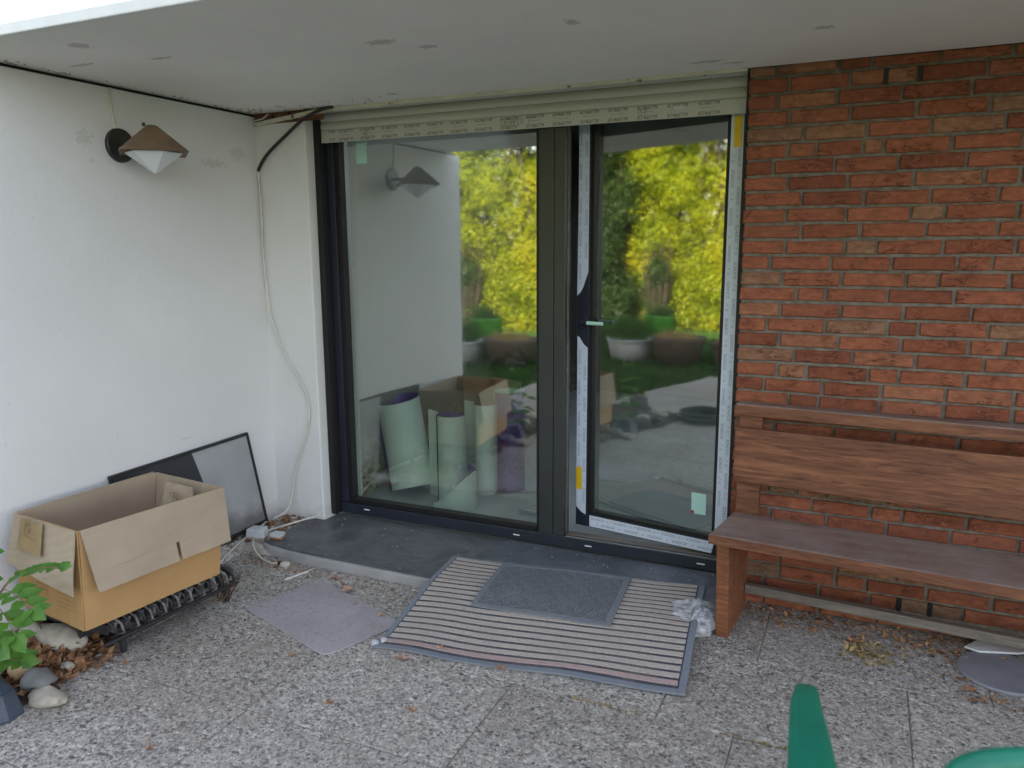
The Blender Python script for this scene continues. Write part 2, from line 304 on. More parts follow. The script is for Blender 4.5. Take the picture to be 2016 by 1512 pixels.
# ------------------------------------------------------------------ mesh helpers
class MB:
    def __init__(s): s.v = []; s.f = []; s.mi = []; s.sm = []
    def add(s, vs, fs, mi=0, smooth=False):
        o = len(s.v); s.v += [tuple(v) for v in vs]
        for f in fs: s.f.append(tuple(i+o for i in f)); s.mi.append(mi); s.sm.append(smooth)
        return s
    def hexa(s, p, mi=0):   # 8 points: bottom 4 ccw, top 4 ccw
        return s.add(p, [(3, 2, 1, 0), (4, 5, 6, 7), (0, 1, 5, 4), (1, 2, 6, 5), (2, 3, 7, 6), (3, 0, 4, 7)], mi)
    def box(s, x0, x1, y0, y1, z0, z1, mi=0):
        return s.hexa([(x0, y0, z0), (x1, y0, z0), (x1, y1, z0), (x0, y1, z0), (x0, y0, z1), (x1, y0, z1), (x1, y1, z1), (x0, y1, z1)], mi)
    def prism(s, poly, z0, z1, mi=0, top=None):  # poly list of (x,y) ccw
        n = len(poly); tp = top or poly
        s.add([(x, y, z0) for x, y in poly]+[(x, y, z1) for x, y in tp], [tuple(range(n-1, -1, -1)), tuple(range(n, 2*n))]+[(i, (i+1) % n, (i+1) % n+n, i+n) for i in range(n)], mi)
        return s
    def tube(s, pts, r, k=8, mi=0, smooth=True, cap=True):
        pts = [Vector(p) for p in pts]; rr = r if isinstance(r, (list, tuple)) else [r]*len(pts)
        vs = []; fs = []; up = Vector((0, 0, 1))
        prev = None
        for i, p in enumerate(pts):
            d = (pts[min(i+1, len(pts)-1)]-pts[max(i-1, 0)]).normalized()
            if prev is None:
                a = d.cross(up) if abs(d.z) < .95 else d.cross(Vector((1, 0, 0)))
            else: a = prev-d*prev.dot(d)
            a.normalize(); prev = a; b = d.cross(a)
            for j in range(k):
                t = 2*math.pi*j/k; vs.append(p+(a*math.cos(t)+b*math.sin(t))*rr[i])
        for i in range(len(pts)-1):
            for j in range(k): fs.append((i*k+j, i*k+(j+1) % k, (i+1)*k+(j+1) % k, (i+1)*k+j))
        s.add(vs, fs, mi, smooth)
        if cap: s.add([vs[j] for j in range(k)]+[vs[-k+j] for j in range(k)], [tuple(range(k-1, -1, -1)), tuple(range(k, 2*k))], mi)
        return s
    def lathe(s, prof, c, k=28, mi=0, smooth=True):
        vs = []; fs = []
        for r, z in prof:
            for j in range(k): t = 2*math.pi*j/k; vs.append((c[0]+r*math.cos(t), c[1]+r*math.sin(t), c[2]+z))
        for i in range(len(prof)-1):
            for j in range(k): fs.append((i*k+j, i*k+(j+1) % k, (i+1)*k+(j+1) % k, (i+1)*k+j))
        s.add(vs, fs, mi, smooth); return s
    def leaf(s, p, d, nrm, L, W, mi=0, fold=.15):
        d = Vector(d).normalized(); nrm = Vector(nrm); x = d.cross(nrm)
        if x.length < 1e-4: x = Vector((1, 0, 0))
        x.normalize(); nn = x.cross(d); p = Vector(p)
        pts = [p, p+d*L*.3+x*W*.5+nn*W*fold, p+d*L*.65+x*W*.42+nn*W*fold, p+d*L, p+d*L*.65-x*W*.42+nn*W*fold, p+d*L*.3-x*W*.5+nn*W*fold, p+d*L*.5-nn*W*.05]
        return s.add(pts, [(0, 1, 6), (1, 2, 6), (2, 3, 6), (3, 4, 6), (4, 5, 6), (5, 0, 6)], mi, True)
    def mesh(s, name, mats, off=(0, 0, 0)):
        me = bpy.data.meshes.new(name)
        me.from_pydata([(v[0]-off[0], v[1]-off[1], v[2]-off[2]) for v in s.v], [], s.f)
        for m in (mats if isinstance(mats, (list, tuple)) else [mats]): me.materials.append(Mt[m])
        me.polygons.foreach_set('material_index', s.mi); me.polygons.foreach_set('use_smooth', s.sm); me.update()
        return me
def root_loc(o):
    while o.parent: o = o.parent
    return tuple(o.location)
def part(name, mb, mats, parent, bevel=0, label=None, kind=None, seg=2):
    me = mb.mesh(name, mats, root_loc(parent)); o = bpy.data.objects.new(name, me); COL.objects.link(o); o.parent = parent
    fin(o, bevel, seg)
    if label: o['label'] = label
    if kind: o['kind'] = kind
    return o
def fin(o, bevel, seg=2):
    if bevel:
        m = o.modifiers.new('bevel', 'BEVEL'); m.width = bevel; m.segments = seg; m.limit_method = 'ANGLE'; m.angle_limit = R(40)
def tag(o, label=None, cat=None, group=None, kind=None):
    if label: o['label'] = label
    if cat: o['category'] = cat
    if group: o['group'] = group
    if kind: o['kind'] = kind
    return o
def thing(name, label, cat, loc=(0, 0, 0), group=None):
    o = bpy.data.objects.new(name, None); COL.objects.link(o); o.location = loc; o.empty_display_size = .1
    return tag(o, label, cat, group)
def single(name, mb, mats, loc, label, cat, group=None, bevel=0, kind=None, seg=2):
    me = mb.mesh(name, mats, loc); o = bpy.data.objects.new(name, me); COL.objects.link(o); o.location = loc; fin(o, bevel, seg)
    return tag(o, label, cat, group, kind)
def struct(name, mb, mats, bevel=0, kind='structure'):
    me = mb.mesh(name, mats); o = bpy.data.objects.new(name, me); COL.objects.link(o); fin(o, bevel); return tag(o, kind=kind)
def arrays(name, V, F, mat, loc=(0, 0, 0), parent=None):
    me = bpy.data.meshes.new(name); V = np.asarray(V, float)-np.array(loc if parent is None else root_loc(parent))
    me.vertices.add(len(V)); me.vertices.foreach_set('co', V.ravel())
    F = np.asarray(F); k = F.shape[1]; me.loops.add(F.size); me.loops.foreach_set('vertex_index', F.ravel())
    me.polygons.add(len(F)); me.polygons.foreach_set('loop_start', np.arange(0, F.size, k)); me.polygons.foreach_set('loop_total', np.full(len(F), k))
    me.update(calc_edges=True); me.validate(); me.materials.append(Mt[mat])
    o = bpy.data.objects.new(name, me); COL.objects.link(o)
    if parent: o.parent = parent
    else: o.location = loc
    return o
def textmesh(body, size, extrude=0):
    cu = bpy.data.curves.new('t', 'FONT'); cu.body = body; cu.size = size; cu.align_x = 'CENTER'; cu.align_y = 'CENTER'; cu.resolution_u = 2
    o = bpy.data.objects.new('t', cu); COL.objects.link(o); bpy.context.view_layer.update()
    me = o.evaluated_get(bpy.context.evaluated_depsgraph_get()).to_mesh()
    r = ([(v.co.x, v.co.y) for v in me.vertices], [tuple(p.vertices) for p in me.polygons])
    o.to_mesh_clear(); bpy.data.objects.remove(o); bpy.data.curves.remove(cu); return r
def put2d(mb, tm, o, U, V, clip=None, mi=0):
    """lay a flat 2d mesh at o with axes U,V; clip = (vmin,vmax) keeps only faces within in V"""
    o = Vector(o); U = Vector(U); V = Vector(V); vs, fs = tm
    if clip: fs = [f for f in fs if all(clip[0] <= vs[i][1] <= clip[1] for i in f)]
    mb.add([o+U*x+V*y for x, y in vs], fs, mi)
def rect2d(x0, x1, y0, y1): return ([(x0, y0), (x1, y0), (x1, y1), (x0, y1)], [(0, 1, 2, 3)])
def line2d(pts, w, closed=False):
    vs = []; fs = []; n = len(pts)
    for i in range(n if closed else n-1):
        a = Vector(pts[i]); b = Vector(pts[(i+1) % n]); d = (b-a)
        if d.length < 1e-9: continue
        d.normalize(); p = Vector((-d.y, d.x))*w/2; k = len(vs)
        vs += [tuple(a-p-d*w/2), tuple(b-p+d*w/2), tuple(b+p+d*w/2), tuple(a+p-d*w/2)]; fs.append((k, k+1, k+2, k+3))
    return vs, fs
def blob(mb, c, r, seed, k=2, amp=.18, mi=0, smooth=False):
    """an irregular stone from a subdivided icosphere"""
    import bmesh
    from mathutils import noise
    bm = bmesh.new(); bmesh.ops.create_icosphere(bm, subdivisions=k, radius=1)
    vs = []
    for v in bm.verts:
        p = v.co.copy(); q = p*(1+amp*noise.noise(p*1.3+Vector((seed*3.1, seed, 0)))*2+amp*.4*noise.noise(p*3.5+Vector((0, seed*2.7, 0))))
        vs.append((c[0]+q.x*r[0], c[1]+q.y*r[1], c[2]+q.z*r[2]))
    mb.add(vs, [tuple(v.index for v in f.verts) for f in bm.faces], mi, smooth); bm.free(); return mb
XC = -.316      # face of the white side wall
# ================================================================== SETTING
struct('ground', MB().add([(-150, -200, -.06), (150, -200, -.06), (150, 100, -.06), (-150, 100, -.06)], [(0, 1, 2, 3)]), 'lawn')
struct('joint_sand', MB().box(-.90, 5.5, -4.8, .3, -.055, -.0038), 'joint')
pav = bpy.data.objects.new('patio', None); COL.objects.link(pav); tag(pav, 'grey washed aggregate slab patio in front of the door', None, None, 'structure')
rows = [(-.478, .02, 2.35), (-.985, -.482, 2.09), (-1.49, -.989, .82), (-1.995, -1.494, 2.35), (-2.5, -1.999, 2.09), (-3.0, -2.504, .82), (-3.5, -3.004, 2.35), (-4.0, -3.504, 2.09), (-4.78, -4.004, .82)]
slabm = {}
for y0, y1, xo in rows:
    k0 = math.floor((-.89-xo)/.76)
    for k in range(k0, k0+9):
        xa, xb = max(xo+k*.76, -.89), min(xo+(k+1)*.76, 5.4)-.004
        if xb-xa < .05: continue
        if y1 < -2.9 and xb < -.1: pass
        key = (round(xb-xa, 2), round(y1-y0, 3))
        if key not in slabm:
            W, D = xb-xa, y1-y0; c = .0035
            p = [(0, 0), (W, 0), (W, D), (0, D)]; q = [(c, c), (W-c, c), (W-c, D-c), (c, D-c)]
            mb = MB(); mb.add([(x, y, -.04) for x, y in p]+[(x, y, -.003) for x, y in p]+[(x, y, 0) for x, y in q], [(8, 9, 10, 11)]+[(i, (i+1) % 4, (i+1) % 4+4, i+4) for i in range(4)]+[(i+4, (i+1) % 4+4, (i+1) % 4+8, i+8) for i in range(4)])
            slabm[key] = mb.mesh('paving_slab', 'agg')
        o = bpy.data.objects.new('paving_slab', slabm[key]); COL.objects.link(o); o.parent = pav
        o.location = (xa, y0, random.uniform(-.0006, .0006)); o.rotation_euler = (random.uniform(-.001, .001), random.uniform(-.001, .001), 0)
# soil bed with litter along the side wall (a low mound)
def mound(name, x0, x1, y0, y1, nx, ny, hf, mat, kind='structure'):
    vs = []; fs = []
    for j in range(ny+1):
        for i in range(nx+1):
            x = x0+(x1-x0)*i/nx; y = y0+(y1-y0)*j/ny; vs.append((x, y, hf(x, y)))
    for j in range(ny):
        for i in range(nx): a = j*(nx+1)+i; fs.append((a, a+1, a+nx+2, a+nx+1))
    return struct(name, MB().add(vs, fs, 0, True), mat, kind=kind)
from mathutils import noise as mn
def bed_h(x, y):
    edge = .02+.10*max(0, min(1, (-1.45-y)/.5)) + .05*mn.noise(Vector((x*4, y*4, 0)))     # right border of the bed
    ex = (edge-x)/.10; ey = (-1.33-y-.06*mn.noise(Vector((x*5, 3, 0))))/.08; e2 = (y+2.75)/.15
    k = max(-1, min(1, ex, ey, e2)); return -.02+.055*max(0, min(1, .5+k*.5))*1.0+.012*mn.noise(Vector((x*14, y*14, 1)))*(k > 0)
mound('soil_bed', -.92, .35, -2.95, -1.25, 40, 60, bed_h, 'soil')
# crumbled mortar apron in the wall corner and along the foot of the side wall
def apron_h(x, y):
    k = min((-.055-.09*(y+.2)-x)/.05 if y > -.42 else (-.20-x)/.05, (y+.62)/.08)
    k = max(0, min(1, .5+k*.5)); return -.01+k*(.048+.02*mn.noise(Vector((x*16, y*16, 4)))+.006*mn.noise(Vector((x*50, y*50, 4))))
mound('mortar_apron', XC, .02, -.72, .02, 34, 60, apron_h, 'debris_concrete')
# lawn blades
n_b = 60000
P = np.column_stack([np.random.uniform(-6, 4.5, n_b), np.random.uniform(-9.5, -2.6, n_b), np.full(n_b, -.06)])
keep = ~((P[:, 0] > -.93) & (P[:, 1] > -4.85)) & ~((P[:, 0] > -1.1) & (P[:, 0] < .2) & (P[:, 1] > -2.9)); P = P[keep]; m_ = len(P)
ang = np.random.uniform(0, 2*np.pi, m_); hh = np.random.uniform(.05, .13, m_); wd = np.random.uniform(.005, .010, m_)
lean = np.random.uniform(-.05, .05, (m_, 2)); dx = np.column_stack([np.cos(ang)*wd, np.sin(ang)*wd, np.zeros(m_)])
tip = P+np.column_stack([lean, hh]); V = np.empty((m_*3, 3)); V[0::3] = P-dx; V[1::3] = P+dx; V[2::3] = tip
go = arrays('grass', V, np.arange(m_*3).reshape(-1, 3), 'grass'); tag(go, 'short green lawn grass beyond the patio', 'grass', None, 'stuff')
# room behind the glass
struct('room_floor', MB().box(-.05, 4.2, .2, 4.2, -.05, .05), 'room_floor')
struct('room_ceiling', MB().box(-.3, -.04, .35, 4.2, 2.46, 2.56).box(2.4, 4.2, .35, 4.2, 2.46, 2.56).box(-.04, 2.4, 2.5, 4.2, 2.46, 2.56).box(-.04, 2.4, .35, .5, 2.46, 2.56), 'room_wall')  # opening over the flooring rolls is added to let daylight into the room
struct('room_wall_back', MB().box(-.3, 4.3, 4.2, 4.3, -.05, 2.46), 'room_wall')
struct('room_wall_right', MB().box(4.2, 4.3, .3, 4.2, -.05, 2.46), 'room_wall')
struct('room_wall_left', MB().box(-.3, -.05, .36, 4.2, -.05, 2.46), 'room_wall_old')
# house roof seen from below: thin concrete slab plus a shallow pitched roof behind it (shades the patio from the low sun)
rf = thing('house_roof', 'grey-white painted concrete roof overhang above the patio door', 'roof', (1, 0, 2.2))
mb = MB(); mb.box(-7, 7, -1.535, -.001, 2.2, 2.236); part('soffit_slab', mb, 'soffit', rf)
part('fascia_strip', MB().box(-7, 7, -1.553, -1.537, 2.198, 2.234), 'white_plastic', rf, .004)
mb = MB(); mb.hexa([(-14, -1.5, 2.25), (9, -1.5, 2.25), (9, 12, 2.25), (-14, 12, 2.25), (-14, -1.48, 2.262), (9, -1.48, 2.262), (9, 5, 4.1), (-14, 5, 4.1)]); 
def rz_(y): return 2.238+(y+1.52)*(4.35-2.238)/6.52
mb = MB()
for xa, xb, ya, yb in ((-14, 9, -1.52, .45), (-14, -.04, .45, 2.6), (2.4, 9, .45, 2.6), (-14, 9, 2.6, 5)): mb.add([(xa, ya, rz_(ya)), (xb, ya, rz_(ya)), (xb, yb, rz_(yb)), (xa, yb, rz_(yb))], [(0, 1, 2, 3)])  # unseen opening added in the front slope to light the room below
mb.add([(-14, -1.52, 2.238), (9, -1.52, 2.238), (9, 5, 4.35), (-14, 5, 4.35), (9, 11.5, 2.24), (-14, 11.5, 2.24)], [(3, 2, 4, 5), (0, 3, 5), (1, 4, 2)])
for xa, xb, ya, yb in ((-.05, -.04, .45, 2.55), (2.4, 2.41, .45, 2.55), (-.05, 2.41, .44, .45), (-.05, 2.41, 2.55, 2.56)): mb.hexa([(xa, ya, 2.5), (xb, ya, 2.5), (xb, yb, 2.5), (xa, yb, 2.5), (xa, ya, rz_(ya)), (xb, ya, rz_(ya)), (xb, yb, rz_(yb)), (xa, yb, rz_(yb))], 1)  # shaft between the added roof and ceiling openings
part('roof_cover', mb, ['stone_grey', 'room_wall'], rf)
part('lintel', MB().box(-.3, 2.6, .16, .34, 2.215, 2.6), 'gasket_gap_shade', rf)
# white side wall (left)
wl = thing('side_wall', 'smooth white rendered side wall with a sconce and a leaning screen', 'wall', (-.45, -.8, 0))
part('wall_face', MB().box(-.56, XC, -1.72, .36, -.1, 2.186), 'wall', wl, .004)
part('soffit_gap_shade', MB().box(-.55, XC-.02, -1.70, .36, 2.1862, 2.1998), 'gasket_gap_shade', wl)  # black filler stands in for the shade in the gap below the soffit
# white pier between side wall and door
pr_ = thing('door_pier', 'narrow rough white rendered pier left of the glass door', 'pier', (-.16, .1, 0))
vs = []; fs = []; NZ = 90
prof = []
for j in range(NZ+1):
    z = .02+2.165*j/NZ
    e = .0025*mn.noise(Vector((1, z*38, 0)))+.002*mn.noise(Vector((9, z*90, 0)))
    e2 = .003*mn.noise(Vector((4, z*30, 2)))+.0015*mn.noise(Vector((4, z*110, 2)))
    foot = .012*max(0, 1-(z-.02)/.06)
    for x, y in ((XC-.002, 0.0), (-.006+e*.4, 0.0-foot*.3), (0+e+foot, .006), (.004+e2+foot, .125), (.004+e2, .145)): vs.append((x, y, z))
K = 5
for j in range(NZ):
    for i in range(K-1): a = j*K+i; fs.append((a, a+1, a+K+1, a+K))
mb = MB(); mb.add(vs, fs, 0, False); part('render_face', mb, 'pier', pr_)
part('pier_core', MB().box(XC-.001, -.004, .012, .36, -.02, 2.2), 'pier', pr_)
# batten and rusty steel under the soffit
bt = thing('soffit_batten', 'cream painted batten with rusty gap along the soffit above the door', 'batten', (.9, .0, 2.17))
mb = MB(); mb.hexa([(XC+.002, -.022, 2.136), (.13, -.022, 2.176), (.13, .0, 2.176), (XC+.002, .0, 2.136), (XC+.002, -.022, 2.153), (.13, -.022, 2.197), (.13, .0, 2.197), (XC+.002, .0, 2.153)])
mb.hexa([(.13, -.022, 2.179), (2.15, -.022, 2.186), (2.15, .0, 2.186), (.13, .0, 2.179), (.13, -.022, 2.1995), (2.15, -.022, 2.1995), (2.15, .0, 2.1995), (.13, .0, 2.1995)])
part('batten_strip', mb, 'batten', bt)
mb = MB(); mb.box(XC+.001, .12, -.004, .004, 2.146, 2.1999)
for i in range(26):
    x = XC+.03+random.random()*.33; zt = 2.157+(x-XC)*.10; mb.box(x, x+random.uniform(.004, .02), -.012-random.random()*.008, -.005, zt, zt+random.uniform(.003, .016))
part('rusty_angle', mb, 'rust', bt)
# ================================================================== BRICK WALL
bw = thing('brick_wall', 'red-brown handmade brick wall with grey mortar right of the door', 'wall', (2.7, .1, 0))
XR, PIT, Z0 = 2.158, .0615, 2.128
J = [[2.307, 2.521, 2.64, 2.75, 2.96], [2.265, 2.478, 2.696, 2.919], [2.313, 2.528, 2.751, 2.98], [2.369, 2.59, 2.802, 3.032], [2.312, 2.416, 2.581, 2.651, 2.872], [2.261, 2.484, 2.704, 2.923], [2.319, 2.536, 2.758, 2.984, 3.094], [2.372, 2.596, 2.818, 3.033], [2.316, 2.534, 2.758, 2.869, 3.097], [2.376, 2.59, 2.813, 3.041], [2.322, 2.539, 2.649, 2.873, 3.1], [2.269, 2.493, 2.705, 2.924, 3.034], [2.318, 2.536, 2.758, 2.868, 3.095], [2.374, 2.481, 2.7, 2.925], [2.315, 2.539, 2.76, 2.984], [2.267, 2.488, 2.709, 2.815, 3.042], [2.317, 2.538, 2.76, 2.986, 3.1], [2.378, 2.594, 2.814, 3.037], [2.318, 2.429, 2.656, 2.763, 2.985], [2.267, 2.491, 2.704, 2.925]]
def brick_mesh(L, H, seed):
    rr = random.Random(seed); y0, yb = .0, .06; c = .004
    def j(a=.0014): return rr.uniform(-a, a)
    nx = 4; vs = []; fs = []
    # outline ring of the face (top and bottom edge points wobble: handmade arrises)
    ring = [(L*i/nx, 0) for i in range(nx+1)]+[(L*i/nx, H) for i in range(nx, -1, -1)]
    ring = [(x+j(.002), z+j(.0022)) for x, z in ring]; m = len(ring)
    cx, cz = L/2, H/2
    vs += [(x, yb, z) for x, z in ring]; vs += [(x, y0+.004+j(.001), z) for x, z in ring]
    vs += [(x+(c if x < cx else -c)*(1 if (x < c*3 or x > L-c*3) else 0), y0+j(.0012), z+(c if z < cz else -c)) for x, z in ring]
    fs += [(i, (i+1) % m, (i+1) % m+m, i+m) for i in range(m)]+[(i+m, (i+1) % m+m, (i+1) % m+2*m, i+2*m) for i in range(m)]
    h = nx+1
    fs += [(2*m+i, 2*m+i+1, 2*m+m-2-i, 2*m+m-1-i) for i in range(nx)]
    mb = MB(); mb.add(vs, fs, 0, False); return mb.mesh('brick', 'brick')
bm_cache = {}
nb = 0; stuff_mb = MB(); rr = random.Random(3)
for i in range(-1, 35):
    zc = Z0-PIT*i; H = .0495; z0 = zc-H/2
    if i == -1: H = .034
    if i == 34: z0 = .004; H = .038
    if 0 <= i < len(J): js = list(J[i])
    else:
        st = {20: .21, 21: .10, 22: .16, 23: .21, 24: .11, 25: .22, 26: .15, 27: .10, 28: .16, 29: .21}.get(i, rr.choice([.10, .15, .21]))
        js = [XR+st]
        if i == 33: js = [XR+.15, 2.53, 2.72, 2.83, 2.94]
        while js[-1] < 3.1: js.append(js[-1]+(.222 if rr.random() > .22 else .112))
    while js[-1] < 4.4: js.append(js[-1]+(.222 if rr.random() > .22 else .112))
    edges = [XR-.006+rr.uniform(-.002, .002)]+js
    for a, b in zip(edges[:-1], edges[1:]):
        L = b-a-.011-rr.uniform(0, .003)
        x0 = a+.0055; key = (round(L/.004), round(H, 3), rr.randrange(3))
        y = rr.uniform(-.002, .0018); rz = rr.uniform(-.006, .006); zz_ = z0+rr.uniform(-.0015, .0015)
        if nb < 299 and x0 < 3.30:
            if key not in bm_cache: bm_cache[key] = brick_mesh(key[0]*.004, key[1], len(bm_cache)+5)
            o = bpy.data.objects.new('brick', bm_cache[key]); COL.objects.link(o); o.parent = bw
            o.location = (x0-2.7, y-.1, zz_); o.rotation_euler = (0, rz, 0); nb += 1
        else: stuff_mb.box(x0, x0+L, y, .06, zz_, zz_+H)
part('brickwork', stuff_mb, 'brick', bw, 0, None, 'stuff')
part('mortar_joints', MB().box(XR+.004, 4.5, .0105, .34, -.05, 2.1995), 'mortar', bw)
for x, z in ((2.64, 2.128), (2.75, 2.128), (2.83, .0985), (2.94, .0985)):
    part('weep_hole', MB().box(x-.0075, x+.0075, -.0026, .012, z-.027, z+.027), 'gasket_gap_shade', bw)  # black block put in for the shade inside the open joint
# ================================================================== PATIO DOOR
FY = .12
dr = thing('patio_door', 'anthracite aluminium patio door, fixed pane left and opening leaf right', 'door', (1.07, FY, .06))
part('frame_stile', MB().box(.004, .072, FY+.006, FY+.075, .122, 2.25), 'frame', dr, .002)
part('frame_stile', MB().box(2.137, 2.152, FY+.03, FY+.075, .122, 2.25), 'frame', dr, .002)
part('bottom_rail', MB().box(.004, 2.150, FY, FY+.08, .062, .119), 'frame', dr, .003)
part('top_rail', MB().box(.074, 2.116, FY+.004, FY+.075, 2.15, 2.25), 'frame', dr, .002)
part('mullion', MB().box(1.222, 1.294, FY, FY+.075, .121, 2.149).box(1.297, 1.352, FY+.001, FY+.075, .121, 2.149), 'mullion', dr, .002)
part('glazing_bead', MB().box(.0735, .096, FY+.022, FY+.07, .121, 2.149), 'gasket_gap_shade', dr)
part('glazing_bead', MB().box(1.198, 1.2205, FY+.028, FY+.07, .121, 2.149), 'gasket_gap_shade', dr)
part('glazing_bead', MB().box(.097, 1.197, FY+.022, FY+.07, .1205, .142), 'gasket_gap_shade', dr)
part('threshold_seal', MB().box(1.356, 2.117, FY+.03, FY+.076, .1195, .123).box(1.3525, 1.3545, FY+.03, FY+.05, .124, 2.1), 'wood_rail', dr)
part('threshold_groove', MB().box(1.36, 2.1, FY+.006, FY+.012, .1192, .1205), 'concrete', dr)
for x, z in ((.20, .098), (1.10, .09), (1.48, .09), (2.02, .09)):
    part('drain_cap', MB().box(x-.018, x+.018, FY-.003, FY-.0003, z-.003, z+.003), 'white_plastic', dr, .001)
# fixed pane: thin box tilted 1.2 degrees in its rebate
th = R(1.2); cx0, cy0 = .648, FY+.048
def FP(a, d): return (cx0-a*math.cos(th)+d*math.sin(th), cy0+a*math.sin(th)+d*math.cos(th))
def pane_mb(F, a0, a1, z0, z1, t=.022):
    A, B, C_, D = F(a1, 0), F(a0, 0), F(a0, t), F(a1, t)
    return MB().hexa([A+(z0,), B+(z0,), C_+(z0,), D+(z0,), A+(z1,), B+(z1,), C_+(z1,), D+(z1,)])
fpane = part('glass_pane', pane_mb(FP, -.552, .552, .142, 2.148), 'glass', dr, 0, 'fixed left pane mirroring the white wall and hedge')
a0, a1 = .402, .468
mb = MB(); p = FP(a1, -.0012); q_ = FP(a0, -.0012); mb.hexa([p+(1.945,), q_+(1.945,), FP(a0, -.0004)+(1.945,), FP(a1, -.0004)+(1.945,), p+(2.07,), q_+(2.07,), FP(a0, -.0004)+(2.07,), FP(a1, -.0004)+(2.07,)])
part('pane_sticker', mb, 'mint', fpane)
# opening leaf, ajar inwards, hinged on the right
LT = R(10.2); HX, HY = 2.135, .146
def S(l, d=0.0): return (HX-l*math.cos(LT)+d*math.sin(LT), HY+l*math.sin(LT)+d*math.cos(LT))
def sbox(mb, l0, l1, d0, d1, z0, z1, mi=0, zl=None):
    A, B, C_, D = S(l1, d0), S(l0, d0), S(l0, d1), S(l1, d1); z0r, z1r = (z0, z1) if zl is None else zl
    return mb.hexa([A+(z0,), B+(z0r,), C_+(z0r,), D+(z0,), A+(z1,), B+(z1r,), C_+(z1r,), D+(z1,)], mi)
LW, SZ0, SZ1, SW = .792, .128, 2.16, .082
mb = MB(); sbox(mb, 0, SW-.018, 0, .07, SZ0, SZ1); sbox(mb, LW-SW+.018, LW, 0, .07, SZ0, SZ1); sbox(mb, SW-.017, LW-SW+.017, .0005, .0695, SZ0, SZ0+.066); sbox(mb, SW-.017, LW-SW+.017, .0005, .0695, SZ1-.066, SZ1)
leaf = part('door_leaf', mb, 'frame', dr, .002, 'opening right leaf standing ajar inwards')
mb = MB(); sbox(mb, SW-.0175, SW, .004, .05, SZ0+.067, SZ1-.067); sbox(mb, LW-SW, LW-SW+.0175, .004, .05, SZ0+.067, SZ1-.067); sbox(mb, SW, LW-SW, .005, .05, SZ0+.067, SZ0+.084); sbox(mb, SW, LW-SW, .005, .05, SZ1-.084, SZ1-.067)
part('glazing_bead', mb, 'gasket_gap_shade', leaf)
lp = part('glass_pane', pane_mb(lambda a, d: S(a, d+.018), SW-.002, LW-SW+.002, SZ0+.082, SZ1-.082), 'glass', leaf, 0, 'pane of the open leaf mirroring hedge, pots and patio')
# protective films
mb = MB(); 
fl0, fl1 = LW-.058, LW-.003       # left stile film, leftwards
def film(mb, l0, l1, z0, z1, cut=None):
    A = [(l1, z0), (l0, z0), (l0, z1), (l1, z1)] if cut is None else cut
    k = len(A); vs = [S(l, -.0016)+(z,) for l, z in A]+[S(l, -.0003)+(z,) for l, z in A]
    mb.add(vs, [tuple(range(k)), tuple(range(2*k-1, k-1, -1))]+[(i, i+k, (i+1) % k+k, (i+1) % k) for i in range(k)])
film(mb, 0, 0, 0, 0, [(fl1+.004, 1.285), (fl1-.012, 1.30), (fl1-.03, 1.33), (fl1-.035, 1.345), (fl0, 1.40), (fl0, 2.15), (fl1, 2.15), (fl1, 1.7), (fl1+.002, 1.5)])
part('protective_film', mb, 'film', leaf, 0, 'torn upper film strip on the left stile')
mb = MB(); film(mb, 0, 0, 0, 0, [(fl1, .225), (fl1-.03, .20), (fl0, .19), (fl0, .4), (fl0-.001, 1.035), (fl0+.02, 1.05), (fl1-.01, 1.085), (fl1+.001, 1.09)])
part('protective_film', mb, 'film', leaf, 0, 'lower film strip on the left stile')
mb = MB(); film(mb, .012, .066, .22, 2.15); part('protective_film', mb, 'film', leaf, 0, 'full-height film strip on the right stile')
mb = MB(); film(mb, 0, 0, 0, 0, [(LW-.080, .133), (.078, .133), (.066, .188), (LW-.080, .190)]); part('protective_film', mb, 'film', leaf, 0, 'film strip along the bottom of the leaf')
# print on the films
TS = textmesh('SCHÜCO', .0175)
outv = Vector((math.cos(LT), -math.sin(LT), 0)); Z = Vector((0, 0, 1))
def SP(l, z): return Vector(S(l, -.0021)+(z,))
house = line2d([(-.004, -.004), (.004, -.004), (.004, .002), (0, .006), (-.004, .002)], .0011, True)
tick = line2d([(-.006, -.005), (.005, .005), (.001, .005)], .0011)
def colprint(mb, l, z0, z1, U, V, ph, step=.155):
    z = z0+ph
    while z < z1:
        put2d(mb, TS, SP(l, z), U, V); 
        if z+.075 < z1: put2d(mb, house, SP(l, z+.072), U, V); put2d(mb, tick, SP(l, z+.094), U, V)
        z += step
mb = MB()
colprint(mb, fl0+.012, 1.45, 2.13, Z, -outv, .05); colprint(mb, fl1-.012, 1.40, 2.13, Z, -outv, .0)
colprint(mb, fl0+.012, .27, .98, Z, -outv, .02); colprint(mb, fl1-.013, .3, 1.02, Z, -outv, .07)
colprint(mb, .025, .30, 1.9, -Z, outv, .03); colprint(mb, .052, .30, 1.9, -Z, outv, .10)
x = .11
while x < LW-.12:
    put2d(mb, TS, SP(x, .149), outv, Z); put2d(mb, TS, SP(x+.055, .175), outv, Z)
    put2d(mb, house, SP(x+.058, .149), outv, Z); put2d(mb, tick, SP(x-.035, .150), outv, Z); put2d(mb, house, SP(x, .174), outv, Z); put2d(mb, tick, SP(x-.02, .176), outv, Z)
    x += .125
part('film_print', mb, 'ink', leaf, 0, None, 'stuff')
